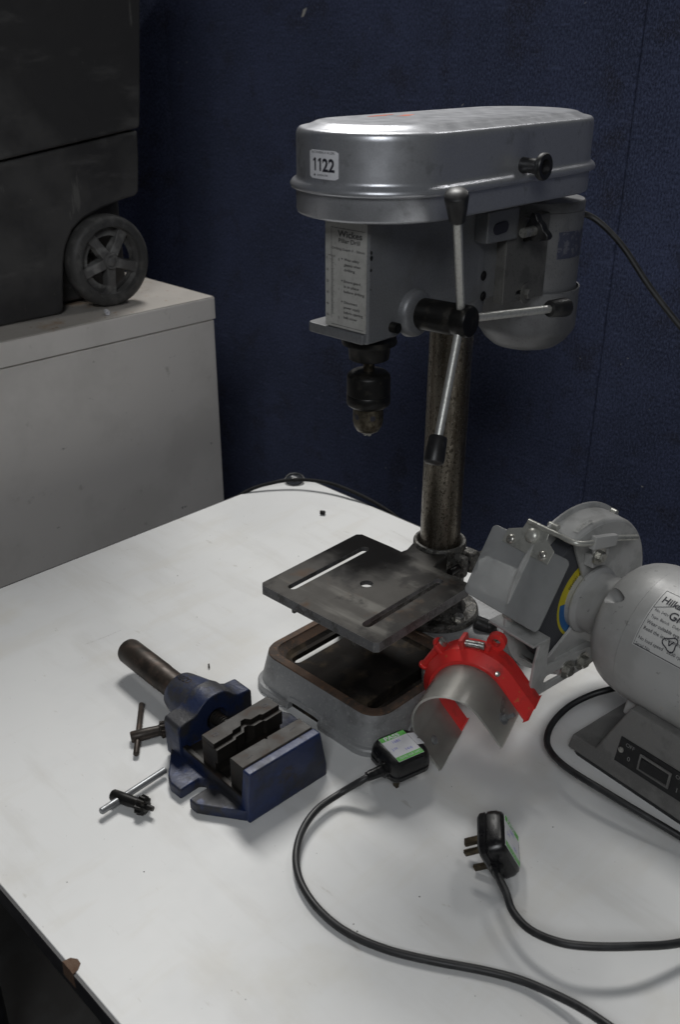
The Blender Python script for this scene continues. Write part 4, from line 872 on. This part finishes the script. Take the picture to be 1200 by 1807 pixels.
MB().box((.0016, .0130, .0228), (.0075, .1160, .0262)).obj('rail', 'vice_steel', VC, smooth=0, bevel=.001)
MB().box((.0925, .0130, .0228), (.0985, .1160, .0262)).obj('rail', 'vice_steel', VC, smooth=0, bevel=.001)
# fixed jaw plate
mb = MB().prism([(.0135, .0228), (.0135, .0588), (.0150, .0600), (.0345, .0600), (.0355, .0588), (.0355, .0228)], .0050, .0965, lambda u, v, w: (w, u, v))
fj = mb.obj('fixed_jaw', 'vice_steel', VC, smooth=0, bevel=.0005)
cutv = MB(); cutv.prism([(.0340, .0), (.0370, .0), (.0370, .0035), (.0340, .0035)], 0, .1, lambda u, v, w: (w, u, v + .0515))
n1 = MB().prism([(.0475, .036), (.0505, .0318), (.0535, .036)], .02, .07)
cut(fj, [weld_mb(n1)], smooth=0); finish(fj, 0, .0006)
# moving jaw: stepped top edge with a V notch in the middle
def yj(x): return .0625 + (x - .005) * .045
jaw = MB()
def JW(u, v, w): return (u, yj(u) + v, w)
top = [(.0050, .0), (.0305, .0), (.0330, .0028), (.0440, .0028), (.0485, .0085), (.0535, .0085), (.0580, .0028), (.0700, .0028), (.0725, 0), (.0955, 0), (.0955, .0205), (.0050, .0205)]
jaw.prism(top, .0545, .0600, JW)
low = [(u, v - .0052 if v < .01 else v) for u, v in top]
low = [(.0050, -.0052), (.0305, -.0052), (.0330, -.0026), (.0440, -.0026), (.0485, .0032), (.0535, .0032), (.0580, -.0026), (.0700, -.0026), (.0725, -.0052), (.0955, -.0052), (.0955, .0205), (.0050, .0205)]
jaw.prism(low, .0375, .0546, JW)
jaw.prism([(.0050, -.0010), (.0955, -.0010), (.0955, .0205), (.0050, .0205)], .0228, .0376, JW)
mj = jaw.obj('moving_jaw', 'vice_steel', VC, smooth=0, bevel=.0006)
for (cx, cy) in ((.0150, .0110), (.0830, .0100)):
    st = MB(); st.prism([(cx + .0042 * cos(a) * (1 if abs(a - pi) > 1.2 else .75), yj(cx) + cy + .0026 * sin(a)) for a in [2 * pi * k / 18 for k in range(18)]], .06005, .0602, holes=[[(cx + .0032 * cos(a), yj(cx) + cy + .0018 * sin(a)) for a in [2 * pi * k / 18 for k in range(18)]]])
    st.obj('stamped_mark', 'ink', mj, smooth=0)
for cx, cy in ((.020, .022), (.080, .026)):
    stm = MB().prism([(cx - .004, cy - .0003), (cx + .004, cy + .0010), (cx + .004, cy + .0016), (cx - .004, cy + .0003)], .06005, .0602)
    stm.obj('stamped_mark', 'ink', fj, smooth=0)
# screw, bridge and handle
CXV, CZV = .0485, .0380
sc_ = MB(); pr = []
for k in range(13):
    y = .078 + k * .0034; pr += [(y, .0062), (y + .0008, .0078), (y + .0017, .0078), (y + .0025, .0062)]
sc_.lathe([(.070, .006)] + pr + [(.128, .006)], (CXV, 0, CZV), (0, 1, 0), 22); sc_.obj('lead_screw', 'vice_steel', VC, smooth=20)
bp = [(-.0010, .004), (-.0022, .0480), (.0000, .0520), (.0080, .0540), (.0170, .0550), (.0235, .0585), (.0300, .0645), (.0370, .0690), (.0450, .0705), (.0530, .0705), (.0610, .0690), (.0670, .0645), (.0730, .0580), (.0790, .0550), (.0870, .0545), (.0940, .0540), (.0965, .0500), (.0975, .004)]
op = [(.0065, .0262), (.0065, .0262)]
brg = MB().prism(bp, .1160, .1440, XZ); 
bo = brg.obj('bridge', 'blue_top', VC, smooth=0)
hole = MB().lathe([(-.01, .0125), (.012, .0125)], (CXV, .1160, CZV), (0, 1, 0), 28)
cut(bo, [weld_mb(hole)], smooth=0); finish(bo, 40, .0028, 3)
bs = MB(); lps = []
for y, r, zc in ((.136, .0300, .0395), (.150, .0290, .0385), (.166, .0265, .0375), (.180, .0240, .0370), (.186, .0225, .0370), (.188, .0190, .0370)):
    lps.append([(CXV + r * cos(2 * pi * k / 36) * 1.02, y, zc + r * sin(2 * pi * k / 36)) for k in range(36)])
bs.loft(lps); bos = bs.obj('screw_boss', 'blue_top', VC, smooth=50)
# raised cast lettering on top of the boss
def BT(u, v):
    y = .184 - u; t = (y - .136) / .05; r = .0302 - .0066 * max(0, t); a = pi / 2 + .15 + v / .028
    return (CXV + r * 1.02 * cos(a) , y, .0390 + r * sin(a) - .0012 * max(0, t))
text('RECORD', .0115, lambda u, v: BT(u, -v + .003), 'cast_letters', 'vice_steel', bos, bold=.02, squash=.82)
hd = MB().lathe([(.180, .0130), (.186, .0152), (.192, .0156), (.2300, .0156), (.2305, .0160), (.3020, .0160), (.3055, .0150), (.3070, .0125), (.3072, .0001)], (CXV + .001, 0, .0352), (.012, 1, -.018), 40)
hd.obj('handle', 'brown_steel', VC, smooth=40)

# ================================================================== CHUCK KEYS
def chuck_key(label, p_bar0, p_bar1, rb, p_h, p_g, m_bar, m_body, rs, rg):
    p0, p1, h, g = map(Vector, (p_bar0, p_bar1, p_h, p_g))
    t = thing('chuck_key', label, 'chuck key', ((h + g) / 2)[:2] + (0,), group='chuck keys beside the vice')
    o = Vector(t.location); d = (g - h).normalized(); L_ = (g - h).length
    MB().lathe([(0, rb * .7), (.0012, rb), ((p1 - p0).length - .0012, rb), ((p1 - p0).length, rb * .7)], p0 - o, p1 - p0, 16).obj('crossbar', m_bar, t, smooth=40)
    MB().lathe([(-.004, rs * .85), (-.0025, rs), (L_ * .35, rs), (L_ * .72, rs * .88), (L_ * .74, rs * 1.0), (L_ * .76, rs)], h - o, d, 24).obj('shank', m_body, t, smooth=40)
    # bevel gear with teeth
    x = d.orthogonal().normalized(); y = d.cross(x); N_ = 10; loops = []
    for hh, r0, r1 in ((L_ * .76, rg * .80, rg * .80), (L_ * .78, rg * .78, rg), (L_ * .95, rg * .72, rg * .94), (L_ * 1.0, rg * .55, rg * .60)):
        lp = []
        for k in range(N_ * 4):
            r = r1 if k % 4 in (0, 1) else r0; a = 2 * pi * k / (N_ * 4); lp.append(h - o + d * hh + (x * cos(a) + y * sin(a)) * r)
        loops.append(lp)
    MB().loft(loops).obj('gear', m_body, t, smooth=20)
    MB().cyl(h - o + d * L_, h - o + d * (L_ + .0075), rs * .50, rs * .42).obj('pilot', m_body, t)
    return t
chuck_key('rusty brown chuck key touching the blue vice foot', (.4718, .7930, .0050), (.4165, .7235, .0050), .0033, (.4310, .7475, .0072), (.4655, .7310, .0088), 'brown_steel', 'brown_steel', .0066, .0098)
chuck_key('chuck key with bright chrome crossbar and black gear', (.3405, .6735, .0085), (.4235, .6785, .0078), .0036, (.3640, .6825, .0080), (.3770, .6455, .0095), 'chrome', 'chuck', .0062, .0104)

# ================================================================== CLEAR AND RED DRILL GUARD
GD = thing('drill_guard', 'clear plastic chuck guard on red clamp ring lying by drill base', 'guard', (.6343, .4760, .0012))
ya = radians(64.6038 - 45.3); TAU = radians(40.2258)
ge = Vector((cos(ya), sin(ya), 0)); gh = Vector((sin(ya), -cos(ya), 0)); gz = Vector((0, 0, 1))
gw = gh * cos(TAU) + gz * sin(TAU); gu = gz * cos(TAU) - gh * sin(TAU)
def GP(d, a, b): return tuple(ge * d + gw * a + gu * b)
Wd, Lg = .0846, .0379
def ushape(R, bl, br):
    c = Wd / 2; pts = [(c + R, br)]
    for k in range(25):
        a = pi * k / 24; pts.append((c + R * cos(a), Lg + R * sin(a)))
    pts.append((c - R, bl)); return pts
def ushell(mb, r0, r1, d0, d1, bl, br, edge=False):
    i, o_ = ushape(r0, bl, br), ushape(r1, bl, br); n = len(i)
    vs = [GP(d0, *p) for p in i] + [GP(d0, *p) for p in o_] + [GP(d1, *p) for p in i] + [GP(d1, *p) for p in o_]; fs = []
    for k in range(n - 1):
        fs += [(k, k + 1, k + 1 + n, k + n)[::-1], (k + 2 * n, k + 1 + 2 * n, k + 1 + 3 * n, k + 3 * n), (k, k + 1, k + 1 + 2 * n, k + 2 * n), (k + n, k + 1 + n, k + 1 + 3 * n, k + 3 * n)[::-1]]
    for k in (0, n - 1):
        q = (k, k + n, k + 3 * n, k + 2 * n); fs.append(q if k == 0 else q[::-1])
    mb.add(vs, fs); m0 = len(mb.mi) - len(fs)
    if edge:
        for k in range(n - 1): mb.mi[m0 + 4 * k] = 1; mb.mi[m0 + 4 * k + 1] = 1
        mb.mi[-1] = mb.mi[-2] = 1
    return mb
mb = ushell(MB(), .0402, .0430, 0, .0700, .0, .0, True)
sh = mb.obj('clear_shield', ['acrylic', 'acrylic_edge'], GD, smooth=40, bevel=.0008)
# red band, thick at the back with a flared ridge
mb = ushell(MB(), .0420, .0475, .0610, .0960, .0005, -.0105)
mb = ushell(mb, .0476, .0560, .0720, .0960, .0060, -.0060)
rd = mb.obj('red_clamp_ring', 'red', GD, smooth=40, bevel=.0015)
def conepatch():
    mb = MB(); i, o_ = ushape(.0474, .003, -.010), ushape(.0562, .006, -.006)
    n = len(i)
    mb.add([GP(.0612, *p) for p in i] + [GP(.0722, *p) for p in o_], [(k, k + 1, k + 1 + n, k + n)[::-1] for k in range(n - 1)]); return mb
conepatch().obj('flared_face', 'red', rd, smooth=60)
ush = ushape(.0585, 0, 0)
def ringpt(a, r, d): return Vector(GP(d, Wd / 2 + r * cos(radians(a)), Lg + r * sin(radians(a))))
# clamp ears with screws, springs
er = MB()
for a in (64, 92): er.loft([[ringpt(a + da, r, d) for da, r in ((-3, .054), (3, .054), (2.4, .067), (-2.4, .067))] for d in (.070, .090)])
er.cyl(ringpt(97, .060, .079), ringpt(126, .0605, .079), .0045); er.cyl(ringpt(96, .0625, .082), ringpt(92, .0625, .082), .0085)
er.cyl(ringpt(128, .0600, .080), ringpt(124, .0600, .080), .0070)
er.obj('clamp_ear', 'red', rd, smooth=40, bevel=.0012)
MB().lathe([(-.004, .0050), (-.004, .0105), (.004, .0105), (.004, .0050), (-.004, .0050)], ringpt(33, .0640, .092), ge, 24, cap0=False, cap1=False).obj('hinge_eye', 'red', rd, smooth=40)
MB().lathe([(0, .0060), (.002, .0055), (.0036, .0030), (.0038, .0001)], ringpt(90, .0625, .083), ringpt(84, .0625, .081) - ringpt(90, .0625, .083), 18).obj('screw', 'bolt', rd)
def spring(a, b, r, turns):
    a, b = Vector(a), Vector(b); d = b - a; x = d.orthogonal().normalized(); y = d.normalized().cross(x)
    p = [a + d * (k / (turns * 10)) + (x * cos(2 * pi * k / 10) + y * sin(2 * pi * k / 10)) * r for k in range(turns * 10 + 1)]
    return MB().tube(p, r * .42, 6, 1, smooth=False)
spring(ringpt(68, .0600, .079), ringpt(42, .0600, .079), .0034, 20).obj('spring', 'steel', rd, smooth=60)
spring(ringpt(128, .0610, .083), ringpt(158, .0600, .083), .0030, 18).obj('spring', 'steel', rd, smooth=60)
MB().lathe([(0, .0015), (.004, .0015)], ringpt(66, .060, .079), (0, 0, 1)).obj('spring_hook', 'steel', rd)
MB().cyl(ringpt(38, .0540, .0790), ringpt(38, .0640, .079), .0035).obj('spring_post', 'red', rd)
MB().cyl(ringpt(160, .0540, .083), ringpt(160, .063, .083), .0035).obj('spring_post', 'red', rd)
# rivets and the slotted adjuster
MB().lathe([(0, .0030), (.0012, .0026), (.002, .0001)], ringpt(14, .0510, .0618), -ge + (ringpt(14, .06, 0) - ringpt(14, .05, 0)).normalized(), 12).obj('rivet', 'bolt', rd)
def LP(d, b, off): return GP(d, Wd + .0010 + off, b)
mb = MB(); mb.loft([[LP(.0300 + r * cos(a), .0145 + r * sin(a), .0004) for a in [2 * pi * k / 20 for k in range(20)]] for r in (.0050, .0049)]); 
mb = MB().lathe([(0, .0066), (.0012, .0066), (.0012, .0036), (.006, .0036)], LP(.0305, .0150, 0), gw, 20).cyl(LP(.0305, .0150, .0012), LP(.0305, .0150, .0150), .0022); mb.obj('adjuster_screw', 'chrome', sh)
sl_ = slot(.0330, .0560, .0170, .0225)
cc, ss = cos(radians(14)), sin(radians(14))
mb = MB().prism([(.033 + (u - .033) * cc - (v - .02) * ss, .02 + (u - .033) * ss + (v - .02) * cc) for u, v in sl_], .0005, .0012, lambda u, v, w: LP(u, v, w), holes=[[(.033 + (u - .033) * cc - (v - .02) * ss, .02 + (u - .033) * ss + (v - .02) * cc) for u, v in slot(.0345, .0545, .0183, .0212)]])
mb.obj('adjuster_slot', 'steel', sh, smooth=0)
MB().lathe([(0, .0052), (.0015, .0050), (.0030, .0030), (.0032, .0001)], GP(.0200, .0023, .0255), gw, 20).obj('rivet', 'chrome', sh, smooth=40)
MB().lathe([(0, .0052), (.0015, .0050), (.0030, .0030), (.0032, .0001)], GP(.0200, -.0009, .0255), -gw, 20).obj('rivet', 'chrome', sh, smooth=40)

# ================================================================== MAINS PLUGS
def plug_body(parent, upright=False):
    """UK plug: x = cable exit side is -y; face +z carries the sticker, pins towards -z"""
    def lp(w0, y0, y1, z, r): return [(x, y, z) for x, y in rrect(-w0, w0, y0, y1, r, 5)]
    mb = MB().loft([lp(.0225, -.0235, .0225, -.0125, .008), lp(.0245, -.0255, .0245, -.0100, .010), lp(.0245, -.0255, .0245, -.0055, .010), lp(.0232, -.0240, .0232, -.0045, .009), lp(.0232, -.0240, .0232, -.0030, .009), lp(.0245, -.0255, .0245, -.0020, .010), lp(.0240, -.0252, .0240, .0060, .011), lp(.0222, -.0235, .0222, .0105, .011), lp(.0190, -.0200, .0190, .0125, .010)])
    b = mb.obj('plug_body', 'plug', parent, smooth=35)
    for (cx, cy, wx, wy, L_) in ((0, .0110, .0020, .0040, .0225), (.0110, -.0110, .0031, .0020, .0178), (-.0110, -.0110, .0031, .0020, .0178)):
        MB().box((cx - wx, cy - wy, -.0125 - L_), (cx + wx, cy + wy, -.0125)).obj('pin', 'brass', parent, smooth=0, bevel=.0008)
    return b
def pass_sticker(parent, z, x0, x1, y0, y1, tab):
    s = MB().box((x0, y0, z - .0005), (x1, y1, z + .0002)).obj('pass_sticker', 'paper', parent, smooth=0)
    g = MB(); h = (y1 - y0) * .17
    for a, b in ((y0, y0 + h), (y1 - h, y1)): g.add([(x0, a, z + .0003), (x1, a, z + .0003), (x1, b, z + .0003), (x0, b, z + .0003)], [(0, 1, 2, 3)])
    g.obj('green_band', 'green', s, smooth=0)
    f = lambda u0, v0: (lambda u, v: (u0 + u, v0 + v, z + .0005))
    text('PASS', h * 1.15, f(x0 + .005, y1 - h * .92), 'lettering', 'paper', s, bold=.03, squash=1.25)
    text('TESTED FOR SAFETY', h * .62, f(x0 + .003, y0 + h * .3), 'lettering', 'paper', s, squash=.82)
    W_ = x1 - x0
    T = [text('1682', .0052, f(x0 + W_ * .30, y1 - h - .0062), 'lettering', 'ink_blue', s), text('14/6', .0052, f(x0 + W_ * .50, y0 + h + .0035), 'lettering', 'ink_blue', s), text('J.W', .0046, f(x0 + W_ * .12, y0 + h + .0095), 'lettering', 'ink_blue', s)]
    join(T)
    if tab:
        MB().add([(x1 + .0004, y0 + .012, z + .0001), (x1 + .0085, y0 + .010, z - .0006), (x1 + .0085, y0 + .019, z - .0006), (x1 + .0066, y0 + .0195, z - .0004), (x1 + .0066, y0 + .0210, z - .0004), (x1 + .0085, y0 + .0215, z - .0006), (x1 + .0085, y0 + .029, z - .0006), (x1 + .0004, y0 + .031, z + .0001)], [range(8)]).obj('fuse_label', 'paper', s, smooth=0)
# plug lying face up by the guard, lead runs to the bottom right
P1 = thing('mains_plug', 'black mains plug lying face up with green and white sticker', 'plug', (.5960, .4985, .0330), group='mains plugs on the white table', rot=(radians(4), radians(2), radians(-12)))
# here the cable leaves at -x, so turn the shared body
def turned(parent, a):
    for c in parent.children: c.rotation_euler.z = a
plug_body(P1); turned(P1, radians(-90))
pass_sticker(P1, .0128, -.0175, .0145, -.0185, .0185, True)
p1m = (Matrix.Translation(P1.location) @ P1.rotation_euler.to_matrix().to_4x4()).inverted()
mb = MB().lathe([(0, .0088), (.004, .0085), (.0045, .0062), (.022, .0050), (.0225, .0038)], (-.0240, -.006, -.004), (-1, .05, -.06), 24); mb.obj('strain_relief', 'plug', P1, smooth=35)
lead = [(-.044, -.005, -.0055), (-.052, -.004, -.0085)]
wl = [(0.5259, 0.5189, 0.0125), (0.4947, 0.5200, 0.0115), (0.4650, 0.5106, 0.0102), (0.4403, 0.4929, 0.0085), (0.4235, 0.4688, 0.0068), (0.4145, 0.4369, 0.0055), (0.4151, 0.4018, 0.0044), (0.4266, 0.3655, 0.0040), (0.4454, 0.3308, 0.0040), (0.4683, 0.2945, 0.0042), (0.4829, 0.2648, 0.0055), (0.4897, 0.2315, 0.0098), (0.4905, 0.2066, 0.0148), (.4890, .175, .019), (.49, .14, .02), (.50, .08, .015), (.52, -.02, .0045), (.55, -.2, .0037)]
MB().tube([Vector(p) for p in lead] + [p1m @ Vector(p) for p in wl], .0036, 12, 8).obj('lead', 'rubber', P1, smooth=60)
# plug standing on its edge
P2_ = thing('mains_plug', 'black mains plug standing on its edge with pins to the left', 'plug', (.5717, .3543, .0290), group='mains plugs on the white table')
yaw2, rol2, pit2 = radians(-54.3), radians(-27.2), radians(5.5)
R2 = Matrix.Rotation(yaw2, 3, 'Z') @ Matrix.Rotation(rol2, 3, 'Y') @ Matrix.Rotation(pit2, 3, 'X')
# shared body has face on +z: rotate so that +z -> local +x, width x -> -z
R2b = R2 @ Matrix(((0, 0, 1), (0, 1, 0), (-1, 0, 0)))
P2_.rotation_euler = R2b.to_euler()
plug_body(P2_); pass_sticker(P2_, .0128, -.0165, .0165, -.0175, .0175, False)
p2m = (Matrix.Translation(P2_.location) @ R2b.to_4x4()).inverted()
MB().lathe([(0, .0072), (.006, .0060)], (0, -.0235, -.003), (0, -1, 0), 20).obj('strain_relief', 'plug', P2_, smooth=35)
wl = [(.5427, .3314, .0349), (.5319, .3174, .0260), (.5224, .3032, .0225), (.5159, .2813, .0238), (.5187, .2554, .0285), (.5314, .2338, .0308), (.5593, .2078, .0291), (.5983, .1856, .0186), (.66, .16, .008), (.75, .12, .0037), (.9, .0, .0037)]
MB().tube([(0, -.024, -.003), (0, -.031, -.0035)] + [p2m @ Vector(p) for p in wl[1:]], .0036, 12, 8).obj('lead', 'rubber', P2_, smooth=60)

# ================================================================== SMALL THINGS
o = MB().lathe([(0, .0030), (.0008, .0036), (.0075, .0036), (.0083, .0030), (.0083, .0018), (.006, .0016), (.006, .0001)], (.9735, 1.0095, .0037), (.45, -.75, 0), 18).obj('set_screw', 'chuck', smooth=40)
tag(o, 'small black grub screw on the white table behind the drill table', 'screw')
sw = MB(); a0_ = Vector((.5790, .8035, .0018)); d_ = Vector((-.0045, -.0065, 0)); pp = []
for k in range(40): pp.append(a0_ + d_ * (k / 39) + Vector((cos(k * .9) * .0009 * .6, -cos(k * .9) * .0006, sin(k * .9) * .0011)))
sw.tube(pp, .00045, 5, 1, smooth=False); o = sw.obj('swarf_curl', 'swarf'); tag(o, 'dark curl of metal swarf on the table above the vice', 'swarf')
o = MB().tube([(.4265, .6740, .0016), (.4330, .6720, .0016), (.4380, .6680, .002), (.4440, .6650, .0015), (.4500, .6670, .0012)], .0007, 6, 6).obj('wire_scrap', 'red'); tag(o, 'thin pinkish wire scrap beside the blue vice foot', 'wire')
# crumbs and specks of metal dust
cr = MB()
for k in range(150):
    x, y = random.uniform(.27, 1.03), random.uniform(.15, 1.12); s = random.choice([.0004, .0005, .0006, .0008, .0012])
    if (.59 < x < .93 and .52 < y < .75) or (.40 < x < .56 and .55 < y < .90): continue
    q = [Vector((x + s * random.uniform(.4, 1) * cos(a), y + s * random.uniform(.3, 1) * sin(a), .0001)) for a in (.2, 1.4, 2.9, 4.2, 5.4)]
    cr.add(q + [Vector((x, y, s * .6))], [(i, (i + 1) % 5, 5) for i in range(5)])
o = cr.obj('metal_dust', 'swarf', smooth=0); o['kind'] = 'stuff'; tag(o, 'dark metal specks scattered over the white table top', 'dust')
# thin clear-edged lead that arches over the far corner, with a round sucker on it
o = thing('suction_hook', 'thin dark strap with clear round sucker over far table corner', 'strap', (1.03, 1.13, 0))
s0 = Vector(o.location)
MB().tube([Vector(p) - s0 for p in [(.60, 1.190, -.12), (.78, 1.185, -.075), (.88, 1.174, -.026), (.94, 1.160, .0020), (.985, 1.138, .0120), (1.020, 1.108, .0160), (1.045, 1.062, .0165), (1.056, 1.010, .0120), (1.062, .960, .0040), (1.068, .915, -.012), (1.075, .86, -.05)]], .0031, 10, 8).obj('strap', 'strap', o)
MB().lathe([(0, .0165), (.0012, .0168), (.0022, .0155), (.0036, .0110), (.0044, .0050), (.0046, .0001)], Vector((1.0290, 1.1320, .0050)) - s0, (-.25, -.25, 1), 32).obj('sucker', 'dome', o, smooth=60)
MB().lathe([(0, .0160), (.0006, .0172), (.0012, .0172), (.0016, .0160), (0, .0160)], Vector((1.0290, 1.1320, .0050)) - s0, (-.25, -.25, 1), 36, cap0=False, cap1=False).obj('rim', 'steel', o, smooth=60)
MB().cyl(Vector((1.029, 1.132, 0)) - s0, Vector((1.0285, 1.1315, .0056)) - s0, .004).obj('stud', 'rubber', o)
